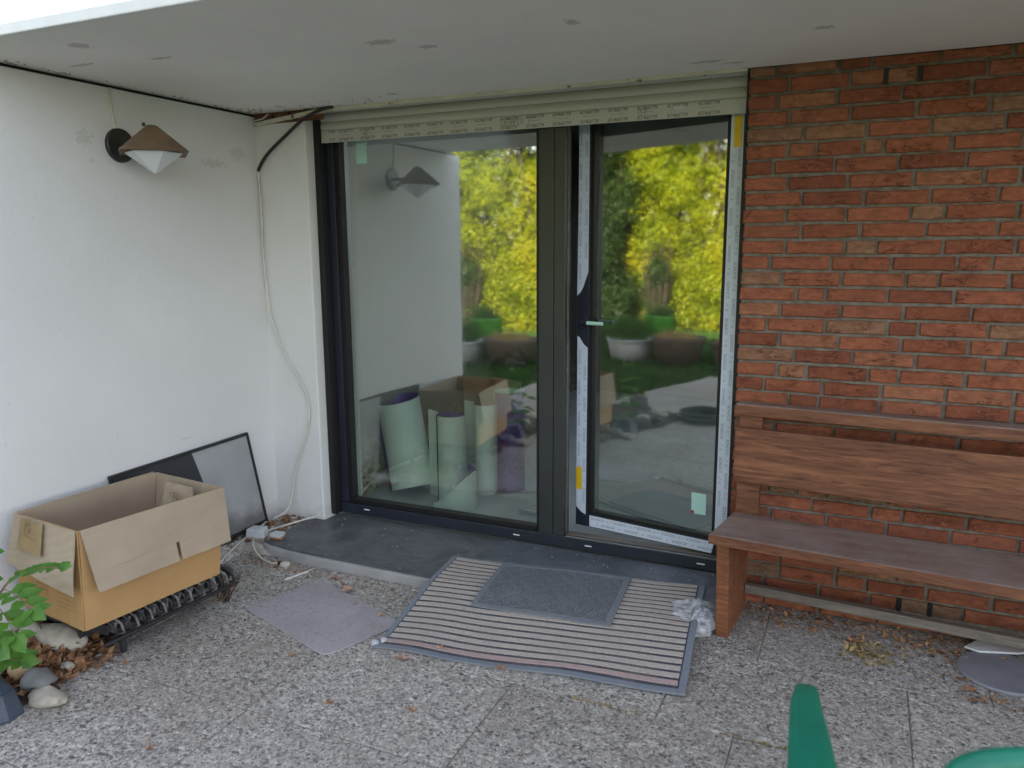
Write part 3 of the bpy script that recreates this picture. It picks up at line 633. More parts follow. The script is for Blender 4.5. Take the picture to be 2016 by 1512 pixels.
for l, z, h_ in ((.036, 1.985, .125), (fl1-.016, .375, .115)):
    mb = MB(); A = [(l+.016, z-h_/2), (l-.016, z-h_/2), (l-.016, z+h_/2), (l+.016, z+h_/2)]
    k = 4; mb.add([S(a, -.0034)+(b,) for a, b in A]+[S(a, -.0024)+(b,) for a, b in A], [(0, 1, 2, 3), (7, 6, 5, 4)]+[(i, i+4, (i+1) % 4+4, (i+1) % 4) for i in range(4)])
    part('yellow_label', mb, 'yellow', leaf)
mb = MB(); sbox(mb, .118, .188, .0172, .0178, .30, .40); sbox(mb, .174, .188, .0166, .0171, .30, .314, 1)
part('pane_sticker', mb, ['mint', 'red'], leaf)
# handles
mb = MB(); c = S(LW-.033, -.001)
pts = []
for j in range(24):
    t = 2*math.pi*j/24; pts.append((LW-.036-.02*math.cos(t), 1.17+.026*math.sin(t)))
k = 24; mb.add([S(a, -.014)+(b,) for a, b in pts]+[S(a, -.0004)+(b,) for a, b in pts], [tuple(range(k))]+[(i, i+k, (i+1) % k+k, (i+1) % k) for i in range(k)])
part('handle_rosette', mb, 'frame', leaf, .002)
mb = MB(); mb.tube([a+(1.160,) for a in [S(LW-.036, -.012), S(LW-.036, -.034), S(LW-.05, -.040), S(LW-.075, -.040)]], [.008]*4, 10); part('handle_neck', mb, 'frame', leaf)
mb = MB(); mb.tube([a+(1.160,) for a in [S(LW-.076, -.040), S(LW-.12, -.040), S(LW-.158, -.038)]], [.0095, .009, .0085], 10); part('lever_handle', mb, 'mint', leaf, 0, 'outer lever wrapped in pale film')
# roller shutter
rs = thing('roller_shutter', 'cream-green roller shutter with printed bottom bar, drawn up above the door', 'shutter', (1.07, .085, 2.05))
def slat_mb(x0, x1, z0, z1, yb, bulge=.007):
    n_ = 8; prof = [(yb-bulge*math.sin(math.pi*(i/n_)**.8), z0+(z1-z0)*i/n_) for i in range(n_+1)]; prof = [(yb+.004, z0)]+prof+[(yb+.004, z1)]
    m = len(prof); return MB().add([(x0, y, z) for y, z in prof]+[(x1, y, z) for y, z in prof], [(i, i+m, i+1+m, i+1) for i in range(m-1)]+[tuple(range(m)), tuple(range(2*m-1, m-1, -1))], 0, False)
YS = .088
for i in range(4): part('slat', slat_mb(.036, 2.140, 2.1065+i*.0425, 2.1485+i*.0425-.0012, YS), 'slat', rs)
bar = part('bottom_bar', MB().box(.036, 2.140, YS-.005, YS+.008, 2.046, 2.105), 'slat', rs, .0015)
TA = textmesh('ALUPROF', .021); ul = rect2d(-.03, .03, -.0006, .0006)
mb = MB(); x = .19
while x < 2.06:
    put2d(mb, TA, (x, YS-.0058, 2.0585), (-1, 0, 0), (0, 0, -1)); put2d(mb, TA, (x, YS-.0058, 2.0975), (-1, 0, 0), (0, 0, -1), (-.0064, .02)); put2d(mb, ul, (x-.004, YS-.0058, 2.079), (1, 0, 0), (0, 0, 1))
    x += .1285
tm = textmesh('ALU', .021); put2d(mb, tm, (.105, YS-.0058, 2.0585), (-1, 0, 0), (0, 0, -1)); put2d(mb, tm, (.105, YS-.0058, 2.0975), (-1, 0, 0), (0, 0, -1), (-.0064, .02))
part('bar_print', mb, 'dark_ink', bar, 0, None, 'stuff')
mb = MB()
def scrib(x, z, strokes, s=1.0):
    for st in strokes: put2d(mb, line2d(st, .0014), (x, YS-.0064, z), (s, 0, 0), (0, 0, s))
circ = [(.011*math.cos(t/10*6.283), .014*math.sin(t/10*6.283)) for t in range(11)]
scrib(.30, 2.077, [[(a*.6, b*.6) for a, b in circ], [(a*.6+.016, b*.6) for a, b in circ]])
scrib(1.06, 2.079, [circ]); scrib(1.082, 2.079, [circ]); scrib(1.10, 2.079, [[(0, .016), (.004, -.014)], [(.008, .015), (.014, -.012), (.02, .012)]]); scrib(1.14, 2.081, [circ]); scrib(1.155, 2.079, [[(0, .012), (.003, -.008)]]); scrib(1.18, 2.08, [[(0, .015), (.02, .014), (.004, -.016)]])
scrib(1.70, 2.078, [[(a*.8, b*.8) for a, b in circ]]); scrib(1.722, 2.078, [[(-.006, .012), (.006, .008), (-.002, 0), (.006, -.006), (-.004, -.014)]])
part('pencil_numbers', mb, 'dark_ink', bar, 0, None, 'stuff')
part('bar_sticker', MB().box(1.845, 1.885, YS-.0068, YS-.0062, 2.078, 2.094), 'chip', bar)
for x in (.068, 2.105): part('screw', MB().tube([(x, YS-.0085, 2.072), (x, YS-.005, 2.072)], .006, 12), 'zinc', bar)
part('guide_rail', MB().box(.002, .034, .062, .118, .066, 2.24), 'gasket_gap_shade', rs, .0015)
part('guide_rail', MB().box(2.1415, 2.157, .05, .118, .066, 2.24), 'gasket_gap_shade', rs, .0015)
part('sealing_foam', MB().box(2.1502, 2.162, .1185, .16, .07, 2.19), 'gasket_gap_shade', rs)
# ================================================================== THRESHOLD STEP
st = thing('threshold_step', 'low concrete door step covered with black rubber sheet', 'step', (1, -.15, 0))
poly = [(-.085, -.392), (-.04, -.412), (.10, -.430), (.25, -.438), (.60, -.440), (.93, -.440), (1.6, -.44), (2.10, -.40), (2.155, -.37), (2.155, .118), (-.03, .118), (-.10, -.08)]
part('concrete_slab', MB().prism(poly, -.03, .044), 'concrete', st, .006)
poly = [(-.078, -.375), (-.03, -.394), (.10, -.412), (.25, -.421), (.60, -.424), (.93, -.424), (1.075, -.42), (1.06, -.14), (1.055, .117), (-.005, .117), (-.085, -.06)]
def sheet(poly, z0, z1, wob): 
    return MB().prism(poly, z0, z1)
part('rubber_sheet', sheet(poly, .0445, .0525, 0), 'rubber', st, .003, 'smooth black sheet at the left')
part('rubber_sheet', MB().prism([(1.062, -.42), (2.08, -.385), (2.15, -.35), (2.15, .116), (1.042, .116)], .0535, .0585), 'rubber2', st, .002, 'grey-blue sheet with brick-like imprint at the right')
# ================================================================== MATS
def hsurf(x, y): 
    # what the mats lie on: step top, a soft drape over its edge, then the paving
    t = (y+.90)/.45; t = max(0, min(1, t)); t = t*t*(3-2*t)*.35+t*.65; return .0025+.0575*t
def drape(corners, u0, u1, v0, v1, nu, nv, lift, thick, wav=0):
    FL, FR, NR, NL = [Vector(c) for c in corners]     # far-left, far-right, near-right, near-left
    mb = MB(); vs = []
    for lay in (0, 1):
        for j in range(nv+1):
            for i in range(nu+1):
                u = u0+(u1-u0)*i/nu; v = v0+(v1-v0)*j/nv
                p = (FL*(1-u)+FR*u)*(1-v)+(NL*(1-u)+NR*u)*v
                w_ = wav*mn.noise(Vector((p.x*3.2, p.y*3.2, 7)))
                vs.append((p.x, p.y+w_*.6*(0 if v in (0,) else 1), hsurf(p.x, p.y)+max(0, w_)*.35+lift+(thick if lay else 0)))
    n1 = (nu+1)*(nv+1); fs = []
    for j in range(nv):
        for i in range(nu): a = j*(nu+1)+i; fs += [(a+n1, a+n1+nu+1, a+n1+nu+2, a+n1+1), (a, a+1, a+nu+2, a+nu+1)]
    for i in range(nu): a = i; b = nv*(nu+1)+i; fs += [(a, a+n1, a+n1+1, a+1), (b+1, b+n1+1, b+n1, b)]
    for j in range(nv): a = j*(nu+1); b = a+nu; fs += [(a+nu+1, a+nu+1+n1, a+n1, a), (b, b+n1, b+nu+1+n1, b+nu+1)]
    return mb.add(vs, fs, 0, False)
MC = [(.915, -.205), (2.075, -.065), (2.155, -.835), (.985, -.985)]
sm = thing('striped_doormat', 'large worn doormat with tan and black stripes half on the step', 'doormat', (1.5, -.5, 0))
part('mat_base', drape(MC, .018, .978, .012, .985, 24, 110, .001, .004, .02), 'mat_black', sm)
for (a, b, c_, d) in ((0, .0178, 0, 1), (.9785, 1, 0, 1)): part('border', drape(MC, a, b, c_, d, 2, 110, 0, .0085, .02), 'mat_border', sm)
for (a, b, c_, d) in ((.018, .978, 0, .0115), (.018, .978, .972, 1)): part('border', drape(MC, a, b, c_, d, 24, 2, 0, .0085, .02), 'mat_border', sm)
NS = 19
for i in range(NS):
    v0 = .018+(.952)*i/NS; v1 = v0+.952/NS*.56
    part('stripe', drape(MC, .022, .974, v0, v1, 24, 3, .0062, .0038, .02), 'stripe_red' if i in (NS-1,) else 'stripe_tan', sm, 0, 'faded red stripe along the near edge' if i == NS-1 else None)
DC = [(1.175, -.195), (1.765, -.125), (1.805, -.565), (1.215, -.61)]
dm_ = thing('small_doormat', 'small dark woven doormat lying on the striped mat', 'doormat', (1.5, -.37, .06))
part('woven_panel', drape(DC, .045, .955, .055, .945, 24, 60, .0125, .0045, .02), 'woven', dm_)
for (a, b, c_, d, nu, nv) in ((0, .044, 0, 1, 2, 60), (.956, 1, 0, 1, 2, 60), (.0445, .9555, 0, .054, 24, 2), (.0445, .9555, .946, 1, 24, 2)):
    part('border', drape(DC, a, b, c_, d, nu, nv, .0118, .0075, .02), 'dark_border', dm_)
# lilac tile
def rounded(q, r, k=6):
    out = []; n_ = len(q)
    for i in range(n_):
        p = Vector(q[i]); a = (Vector(q[i-1])-p).normalized(); b = (Vector(q[(i+1) % n_])-p).normalized()
        p0, p1 = p+a*r, p+b*r
        for j in range(k+1): t = j/k; out.append(tuple(p0*(1-t)**2+p*2*t*(1-t)+p1*t*t))
    return out
single('carpet_tile', MB().prism(rounded([(.285, -.925), (.855, -1.115), (.985, -.775), (.415, -.555)], .045), .001, .0075), 'lilac', (.63, -.84, 0), 'lilac-grey rectangular carpet offcut with rounded corners lying on the patio', 'carpet', bevel=.002)
# ================================================================== BENCH
BR = R(-4.6)
def B(x, y, z): return (2.182+x*math.cos(BR)-y*math.sin(BR), -.022+x*math.sin(BR)+y*math.cos(BR), z)
def bbox(mb, x0, x1, y0, y1, z0, z1):
    return mb.hexa([B(x0, y0, z0), B(x1, y0, z0), B(x1, y1, z0), B(x0, y1, z0), B(x0, y0, z1), B(x1, y0, z1), B(x1, y1, z1), B(x0, y1, z1)])
bn = thing('bench', 'old red-brown wooden bench with plank back against the brick wall', 'bench', B(.9, -.2, 0))
BLN = 1.75
mb = MB(); mb.hexa([B(-.004, -.415, .412), B(BLN, -.435, .412), B(BLN, -.115, .412), B(.02, -.115, .412), B(-.004, -.415, .448), B(BLN, -.435, .448), B(BLN, -.115, .448), B(.02, -.115, .448)])
part('seat', mb, 'wood_seat', bn, .005)
part('seat_edge', MB().hexa([B(-.004, -.4215, .4115), B(BLN, -.4415, .4115), B(BLN, -.4355, .4115), B(-.004, -.4155, .4115), B(-.004, -.4215, .4465), B(BLN, -.4415, .4465), B(BLN, -.4355, .4465), B(-.004, -.4155, .4465)]), 'wood', bn, .002)
def legp(x0, x1):
    mb = MB(); mb.hexa([B(x0, -.335, 0), B(x1, -.335, 0), B(x1, -.03, 0), B(x0, -.03, 0), B(x0, -.385, .411), B(x1, -.385, .411), B(x1, -.03, .411), B(x0, -.03, .411)]); return mb
part('leg', legp(.018, .066), 'wood_leg', bn, .004); part('leg', legp(BLN-.07, BLN-.022), 'wood_leg', bn, .004)
for x0 in (.012, BLN-.11):
    part('back_post', bbox(MB(), x0, x0+.092, -.062, -.022, .4115, .862), 'wood', bn, .004)
part('backrest', bbox(MB(), .004, BLN, -.094, -.063, .568, .795), 'wood', bn, .004, 'wide back plank')
part('top_rail', bbox(MB(), .0, BLN, -.088, -.015, .863, .893), 'wood_seat', bn, .006, 'dusty top rail')
part('top_rail_edge', bbox(MB(), .0, BLN, -.0935, -.0885, .848, .889), 'wood', bn, .002)
part('foot_rail', bbox(MB(), .068, BLN-.07, -.075, -.04, .085, .123), 'wood_rail', bn, .004)
# ================================================================== CARDBOARD BOX on an iron grate
def lerp(a, b, t): return tuple(a[i]*(1-t)+b[i]*t for i in range(len(a)))
b0 = [(.145, -1.555), (.215, -.98), (-.222, -.93), (-.290, -1.50)]      # near-front, far-front, far-back, near-back (bottom)
t0 = [(.150, -1.545), (.238, -.955), (-.190, -.905), (-.232, -1.505)]
ZB, ZT = .170, .545
bx = thing('cardboard_box', 'open brown cardboard box with folded-down flaps standing on an iron grate', 'box', (-.04, -1.25, ZB))
def slab3(mb, q, nrm, t, nu=10, nv=4, wav=.0, mi=0, seed=0):
    """thin sheet over quad q (a,b,c,d) with thickness t along nrm, slightly wavy"""
    a, b, c, d = [Vector(x) for x in q]; nn = Vector(nrm).normalized(); vs = []
    for lay in (0, 1):
        for j in range(nv+1):
            for i in range(nu+1):
                u, v = i/nu, j/nv; p = (a*(1-u)+b*u)*(1-v)+(d*(1-u)+c*u)*v
                ww = wav*mn.noise(Vector((u*2.3+seed, v*1.9, seed)))+wav*.25*mn.noise(Vector((u*9, v*7+seed, seed)))
                vs.append(p+nn*(ww+t*lay))
    n1 = (nu+1)*(nv+1); fs = []
    for j in range(nv):
        for i in range(nu): e = j*(nu+1)+i; fs += [(e+n1, e+n1+1, e+n1+nu+2, e+n1+nu+1), (e, e+nu+1, e+nu+2, e+1)]
    for i in range(nu): e = i; g = nv*(nu+1)+i; fs += [(e, e+1, e+n1+1, e+n1), (g+1, g, g+n1, g+n1+1)]
    for j in range(nv): e = j*(nu+1); g = e+nu; fs += [(e+nu+1, e, e+n1, e+n1+nu+1), (g, g+nu+1, g+nu+1+n1, g+n1)]
    return mb.add(vs, fs, mi, False)
def P3(p, z): return (p[0], p[1], z)
names_ = ['long_side', 'end_panel', 'long_side', 'end_panel']
outn = [(1, -.1, 0), (.1, 1, 0), (-1, .1, 0), (-.1, -1, 0)]
for i in range(4):
    j = (i+1) % 4
    part(names_[i], slab3(MB(), [P3(b0[i], ZB), P3(b0[j], ZB), P3(t0[j], ZT), P3(t0[i], ZT)], outn[i], .004, 14, 6, .004, 0, i), 'kraft' if i in (0, 3) else 'flap', bx)
part('box_bottom', MB().prism(b0, ZB, ZB+.005), 'kraft', bx)
# front flap hanging down outside, with a slot in its lower edge
fa, fb = (.158, -1.545, .547), (.246, -.955, .546)
fc, fd = (.283, -.972, .325), (.205, -1.530, .318)
s0, s1 = .575, .60
def Q(u, v): 
    tp = Vector(fa)*(1-u)+Vector(fb)*u; bt_ = Vector(fd)*(1-u)+Vector(fc)*u; return tuple(tp*(1-v)+bt_*v)
mb = MB()
slab3(mb, [Q(0, .68), Q(1, .68), Q(1, 0), Q(0, 0)], (1, -.1, .1), .004, 20, 6, .006, 0, 3)
slab3(mb, [Q(0, 1), Q(s0, 1), Q(s0, .68), Q(0, .68)], (1, -.1, .1), .004, 10, 3, .003, 0, 3)
slab3(mb, [Q(s1, 1.0), Q(1, 1.0), Q(1, .68), Q(s1, .68)], (1, -.1, .1), .004, 10, 3, .003, 0, 5)
part('flap', mb, 'flap', bx, 0, 'long front flap folded down with a slot')
ga, gb = (-.242, -1.512, .547), (.146, -1.553, .547); gc, gd = (.168, -1.600, .325), (-.222, -1.570, .375)
part('flap', slab3(MB(), [gd, gc, gb, ga], (-.1, -1, .05), .004, 14, 6, .008, 0, 8), 'flap', bx, 0, 'short flap folded down at the near end')
# inner flap at the far end
ea, eb = (-.185, -.912, .543), (.232, -.962, .543)
def E3(u, v): return tuple(Vector(ea)*(1-u)+Vector(eb)*u+Vector((-.01, -.05-.02*v, -.11*v)) if v > 0 else Vector(ea)*(1-u)+Vector(eb)*u)
part('flap', slab3(MB(), [E3(.32, 1), E3(.80, 1), E3(.78, .001), E3(.35, .001)], (.05, -1, .3), .004, 10, 4, .006, 0, 12), 'flap', bx, 0, 'small flap folded into the far end')
part('flap', slab3(MB(), [(-.240, -1.50, .36), (-.215, -.93, .36), (-.198, -.91, .549), (-.240, -1.50, .549)], (-1, .1, 0), .004, 14, 4, .004, 0, 15), 'flap', bx, 0, 'rear flap folded down against the wall')
# tape with a printed mark, and the print on the box
def onq(q, u, v, off, nrm):
    a, b, c, d = [Vector(x) for x in q]; p = (a*(1-u)+b*u)*(1-v)+(d*(1-u)+c*u)*v; return p+Vector(nrm).normalized()*off
gq = [gd, gc, gb, ga]; gn_ = (-.1, -1, .05)
mb = MB(); pts = [(.18, .40), (.56, .45), (.56, 1.0), (.20, 1.0)]; mb.add([onq(gq, u, v, .0175, gn_) for u, v in pts]+[onq(gq, u, v, .0155, gn_) for u, v in pts], [(0, 1, 2, 3), (7, 6, 5, 4)]+[(i, i+4, (i+1) % 4+4, (i+1) % 4) for i in range(4)])
tp_ = part('tape', mb, 'tape', bx)
mk = textmesh('A3', .032); U_ = (Vector(gc)-Vector(gd)).normalized(); V_ = (Vector(ga)-Vector(gd)).normalized()
mb = MB(); o_ = onq(gq, .39, .80, .0185, gn_); put2d(mb, mk, o_, U_, V_); ov = [(.038*math.copysign(abs(math.cos(t))**.5, math.cos(t)), .022*math.copysign(abs(math.sin(t))**.5, math.sin(t))) for t in [k_*6.283/24 for k_ in range(24)]]
put2d(mb, line2d(ov, .002, True), o_, U_, V_); part('tape_print', mb, 'kraft_ink', tp_)
mb = MB(); q2 = [P3(b0[3], ZB), P3(b0[0], ZB), P3(t0[0], ZT), P3(t0[3], ZT)]; U2 = (Vector(b0[0]+(0,))-Vector(b0[3]+(0,))).normalized()
for r_ in range(5):
    put2d(mb, rect2d(-.055, .055, -.0007, .0007), onq(q2, .78, .18+.045*r_, .0095, (-.1, -1, 0)), U2, Z)
    put2d(mb, rect2d(-.05, .04, -.0007, .0007), onq(q2, .42, .20+.045*r_, .0095, (-.1, -1, 0)), U2, Z)
part('box_print', mb, 'kraft_ink', bx, 0, None, 'stuff')
eo = Vector(E3(.56, .52))+Vector((0, -.014, .006)); mb = MB(); put2d(mb, line2d([(-.03, -.02), (.03, -.02), (.034, .02), (-.034, .02)], .002, True), eo, (1, -.12, 0), (0, -.25, 1)); put2d(mb, textmesh('A3', .03), eo, (1, -.12, 0), (0, -.25, 1))
part('box_print', mb, 'kraft_ink', bx, 0, None, 'stuff')
# iron grate
gr = thing('iron_grate', 'black cast-iron grate with bars coloured as lit and short legs under the cardboard box', 'grate', (-.05, -1.2, 0))
mb = MB()
GX0, GX1, GY0, GY1 = -.27, .165, -1.47, -.84
def gx(y): return GX1-.045+.05*(y-GY0)/(GY1-GY0)
for j in range(22):
    y = GY0+.015+j*.0285
    x1 = gx(y); part('grate_bar', MB().hexa([(GX0, y, .098), (x1, y, .098), (x1, y+.010, .098), (GX0, y+.010, .098), (GX0, y-.001, .150), (x1+.012, y-.001, .138), (x1+.012, y+.012, .138), (GX0, y+.012, .150)]), 'cast_lit' if j % 2 else 'cast', gr, .002)
for k_ in range(20):
    y = GY0+.03+k_*.031; part('grate_link', MB().tube([(gx(y)-.02, y-.008, .155), (gx(y)+.016, y+.004, .128), (gx(y)+.012, y+.018, .085), (gx(y)-.02, y+.02, .07)], .0052, 6), 'cast_lit' if k_ % 2 else 'cast', gr)
part('grate_rail', MB().tube([(gx(GY0)+.004, GY0, .066), (gx(GY1)+.004, GY1, .066)], .008, 6).box(GX0, GX0+.012, GY0, GY1, .06, .165).box(-.02, -.008, GY0, GY1, .06, .165), 'cast', gr)
for x, y in ((gx(GY0+.08)-.005, GY0+.08), (gx(GY1-.07), GY1-.06), (-.25, GY0+.05), (-.25, GY1-.03)):
    part('leg', MB().hexa([(x-.009, y-.009, 0), (x+.009, y-.009, 0), (x+.009, y+.009, 0), (x-.009, y+.009, 0), (x-.012, y-.012, .068), (x+.012, y-.012, .068), (x+.012, y+.012, .068), (x-.012, y+.012, .068)]), 'cast', gr, .002)
# rusty twig end near the grate
mb = MB()
for k_ in range(7):
    a = Vector((.15+random.uniform(-.03, .02), -.86+random.uniform(-.08, .04), .01)); mb.tube([a, a+Vector((random.uniform(-.02, .03), random.uniform(-.02, .05), .04)), a+Vector((random.uniform(-.03, .05), random.uniform(0, .06), random.uniform(.05, .13)))], [.004, .003, .0015], 5)
single('dry_twigs', mb, 'rust', (.15, -.86, 0), 'bundle of rusty brown dry twigs beside the far end of the box', 'twigs')
# ================================================================== LEANING SCREEN
ls = thing('leaning_screen', 'black framed grey fly screen leaning on the white wall behind the box', 'screen', (-.24, -.6, .05))
A_, B_, C2, D2 = Vector((-.242, -.175, .068)), Vector((-.242, -1.02, .060)), Vector((-.300, -1.06, .555)), Vector((-.300, -.222, .565))  # br, bl, tl, tr
def scr(u, v, off=0):   # u 0 right .. 1 left, v 0 bottom .. 1 top
    return (A_*(1-u)+B_*u)*(1-v)+(D2*(1-u)+C2*u)*v+Vector((off, 0, 0))
def bar4(u0, u1, v0, v1, o0, o1):
    return MB().add([scr(u0, v0, o1), scr(u1, v0, o1), scr(u1, v1, o1), scr(u0, v1, o1), scr(u0, v0, o0), scr(u1, v0, o0), scr(u1, v1, o0), scr(u0, v1, o0)], [(0, 3, 2, 1), (4, 5, 6, 7), (0, 1, 5, 4), (1, 2, 6, 5), (2, 3, 7, 6), (3, 0, 4, 7)])
for a in ((0, 1, 0, .028), (0, 1, .972, 1)): part('frame_bar', bar4(*a, -.006, .009), 'black_metal', ls, .001)
for a in ((0, .015, .0285, .9715), (.985, 1, .0285, .9715)): part('frame_bar', bar4(*a, -.006, .009), 'black_metal', ls, .001)
part('mesh_panel', bar4(.0155, .9845, .029, .971, 0, .002), 'mesh', ls)
mb = MB(); mb.add([scr(.455, .971, .0035), scr(.36, .03, .0035), scr(.984, .03, .0035), scr(.984, .971, .0035), scr(.455, .971, .0025), scr(.36, .03, .0025), scr(.984, .03, .0025), scr(.984, .971, .0025)], [(0, 1, 2, 3), (7, 6, 5, 4), (0, 4, 5, 1), (1, 5, 6, 2), (2, 6, 7, 3), (3, 7, 4, 0)])
part('dark_panel', mb, 'board_dark', ls, 0, 'darker left part of the screen')
# ================================================================== WALL LAMP
lm = thing('wall_lamp', 'wall sconce with dark round plate, brown folded shade and white diamond glass', 'lamp', (XC, -.838, 1.955))
mb = MB(); k = 32
prof = [(XC+.001, .0), (XC+.001, .071), (XC+.012, .070), (XC+.016, .064), (XC+.016, 0.0001)]
vs = []
for x, r_ in prof:
    for j in range(k): t = 2*math.pi*j/k; vs.append((x, -.838+r_*math.cos(t), 1.955+r_*math.sin(t)))
mb.add(vs, [(i*k+j, i*k+(j+1) % k, (i+1)*k+(j+1) % k, (i+1)*k+j) for i in range(len(prof)-1) for j in range(k)], 0, False)
part('back_plate', mb, 'lamp_plate', lm)
part('arm', MB().tube([(XC+.015, -.838, 1.955), (-.15, -.838, 1.952), (-.128, -.838, 1.945)], .009, 10), 'lamp_plate', lm)
C0 = Vector((-.118, -.838, 0)); az = math.atan2(-.65, .76)
def sq(half, z, dz=0, ph=0):
    out = []
    for k_ in range(4):
        a = az+math.pi/4+k_*math.pi/2+ph; out.append((C0.x+half*1.414*math.cos(a), C0.y+half*1.414*math.sin(a), z))
    return out
lo, up = sq(.130, 1.913), sq(.022, 2.020); ap = sq(.012, 2.026)
mb = MB(); li = sq(.127, 1.9125); ui = sq(.018, 2.015)
mb.add(lo+up+ap+li+ui, [(i, (i+1) % 4, (i+1) % 4+4, i+4) for i in range(4)]+[(i+4, (i+1) % 4+4, (i+1) % 4+8, i+8) for i in range(4)]+[(8, 9, 10, 11)]+[(12+i, 16+i, 16+(i+1) % 4, 12+(i+1) % 4) for i in range(4)]+[(i, 12+i, 12+(i+1) % 4, (i+1) % 4) for i in range(4)]+[(16, 19, 18, 17)])
part('shade', mb, 'copper', lm)
tabd = Vector((math.cos(az+math.pi/2), math.sin(az+math.pi/2), 0)); p = C0-tabd*.03+Vector((0, 0, 2.02)); 
part('shade_screw', MB().tube([p, p+Vector((0, 0, .014))], .007, 8), 'lamp_plate', lm)
k = 6; gv = []; 
for j in range(k): a = az+.3+2*math.pi*j/k; gv.append((C0.x+.116*math.cos(a), C0.y+.116*math.sin(a), 1.914))
for j in range(k): a = az+.3+2*math.pi*j/k; gv.append((C0.x+.006*math.cos(a), C0.y+.006*math.sin(a), 1.832))
part('glass_diffuser', MB().add(gv, [((i+1) % k, i, i+k, (i+1) % k+k) for i in range(k)]+[tuple(range(k)), tuple(range(2*k-1, k-1, -1))]), 'opal', lm, .003)
# ================================================================== CABLES
def smooth(pts, n_=8):
    P = [Vector(p) for p in pts]; P = [P[0]*2-P[1]]+P+[P[-1]*2-P[-2]]; out = []
    for i in range(1, len(P)-2):
        for j in range(n_):
            t = j/n_; a, b, c, d = P[i-1:i+3]; out.append(.5*((2*b)+(c-a)*t+(2*a-5*b+4*c-d)*t*t+(3*b-a-3*c+d)*t**3))
    out.append(P[-2]); return out
def cable(name, pts, r, mat, label): 
    return single(name, MB().tube(smooth(pts), r, 8), mat, tuple(pts[-1]), label, 'cable')
cable('cable', [(-.300, -.016, 1.935), (-.296, -.014, 1.72), (-.300, -.016, 1.49), (-.285, -.02, 1.30), (-.27, -.02, 1.16), (-.20, -.02, .97), (-.10, -.018, .82), (-.052, -.018, .71), (-.058, -.02, .58), (-.11, -.02, .45), (-.155, -.025, .33), (-.18, -.03, .21), (-.20, -.06, .10), (-.25, -.12, .062)], .0065, 'cable_white', 'white cable hanging in an S-curve down the pier to the rubble')
cable('cable', [(.20, -.03, 2.196), (.13, -.032, 2.186), (.02, -.03, 2.15), (-.11, -.022, 2.075), (-.21, -.02, 2.01), (-.265, -.02, 1.96), (-.30, -.016, 1.915)], .0085, 'cable_black', 'thick black cable sweeping from the soffit batten to the white cable')
cable('cable', [(XC+.004, -.862, 2.185), (XC+.004, -.864, 2.10), (XC+.004, -.852, 2.02)], .006, 'cable_white', 'short painted cable running from the soffit to the wall lamp')
cable('cable', [(-.21, -.02, 2.19), (-.235, -.03, 2.17), (-.265, -.03, 2.165), (-.31, -.02, 2.162)], .004, 'cable_white', 'thin white wire curling out of the rusty gap in the corner')
cable('cable', [(-.02, .02, .075), (-.09, -.12, .066), (-.15, -.27, .062), (-.17, -.31, .066), (-.21, -.36, .05), (-.20, -.47, .03), (-.17, -.60, .008)], .005, 'cable_white', 'beige cable from the door pier past the rubble lump to the patio')
cable('cable', [(-.24, -.18, .068), (-.20, -.27, .072), (-.12, -.42, .05), (-.02, -.48, .012), (.07, -.505, .008), (.105, -.495, .012)], .0045, 'cable_white', 'thin white cable ending in a small black plug on the patio')
single('cable_plug', MB().box(.105, .128, -.506, -.486, .002, .02, 0).box(.1285, .165, -.512, -.482, .001, .022, 1), ['cable_black', 'cable_white'], (.13, -.495, 0), 'small black and white plug at the end of the thin cable', 'plug', bevel=.003)
single('plastic_strip', MB().hexa([(.248, -.62, .001), (.256, -.625, .001), (.302, -.487, .001), (.293, -.484, .001), (.248, -.62, .006), (.256, -.625, .006), (.302, -.487, .008), (.293, -.484, .008)]), 'white_plastic', (.27, -.55, 0), 'thin white plastic strip lying on the patio by the step', 'strip')
# ================================================================== RUBBLE PIECES
def chunk(x, y, z, sx, sy, sz, rot, two=None, seed=1):
    rr_ = random.Random(seed); c_, s_ = math.cos(rot), math.sin(rot); mb = MB()
    def pt(a, b, h_): a *= sx/2; b *= sy/2; return (x+a*c_-b*s_+rr_.uniform(-.004, .004), y+a*s_+b*c_+rr_.uniform(-.004, .004), z+h_*sz+rr_.uniform(-.003, .003))
    lo_ = [pt(-1, -1, 0), pt(1, -1, 0), pt(1, 1, 0), pt(-1, 1, 0)]; mid = [pt(-1, -1, .5), pt(1, -1, .5), pt(1, 1, .5), pt(-1, 1, .5)]; hi = [pt(-.95, -.95, 1), pt(.95, -.95, 1), pt(.9, .95, 1), pt(-.95, .95, 1)]
    mb.hexa(lo_+mid, 0); mb.f.pop(-5); mb.mi.pop(); mb.sm.pop()
    mb.add(mid+hi, [(4, 5, 6, 7), (0, 1, 5, 4), (1, 2, 6, 5), (2, 3, 7, 6), (3, 0, 4, 7)], 1); return mb
Mt['white_chunk'] = Mt['chip']
single('rubble_block', chunk(-.165, -.335, .012, .095, .075, .085, .25, seed=2), ['debris_concrete', 'chip'], (-.165, -.335, .012), 'grey mortar lump with a white painted top beside the rubber sheet', 'rubble', 'rubble pieces by the door step', .005)
single('brick_shard', chunk(-.045, -.325, .05, .065, .045, .035, .1, seed=5), ['dry_orange', 'chip'], (-.045, -.325, .05), 'small orange brick shard with white face beside the mortar lump', 'rubble', 'rubble pieces by the door step', .003)
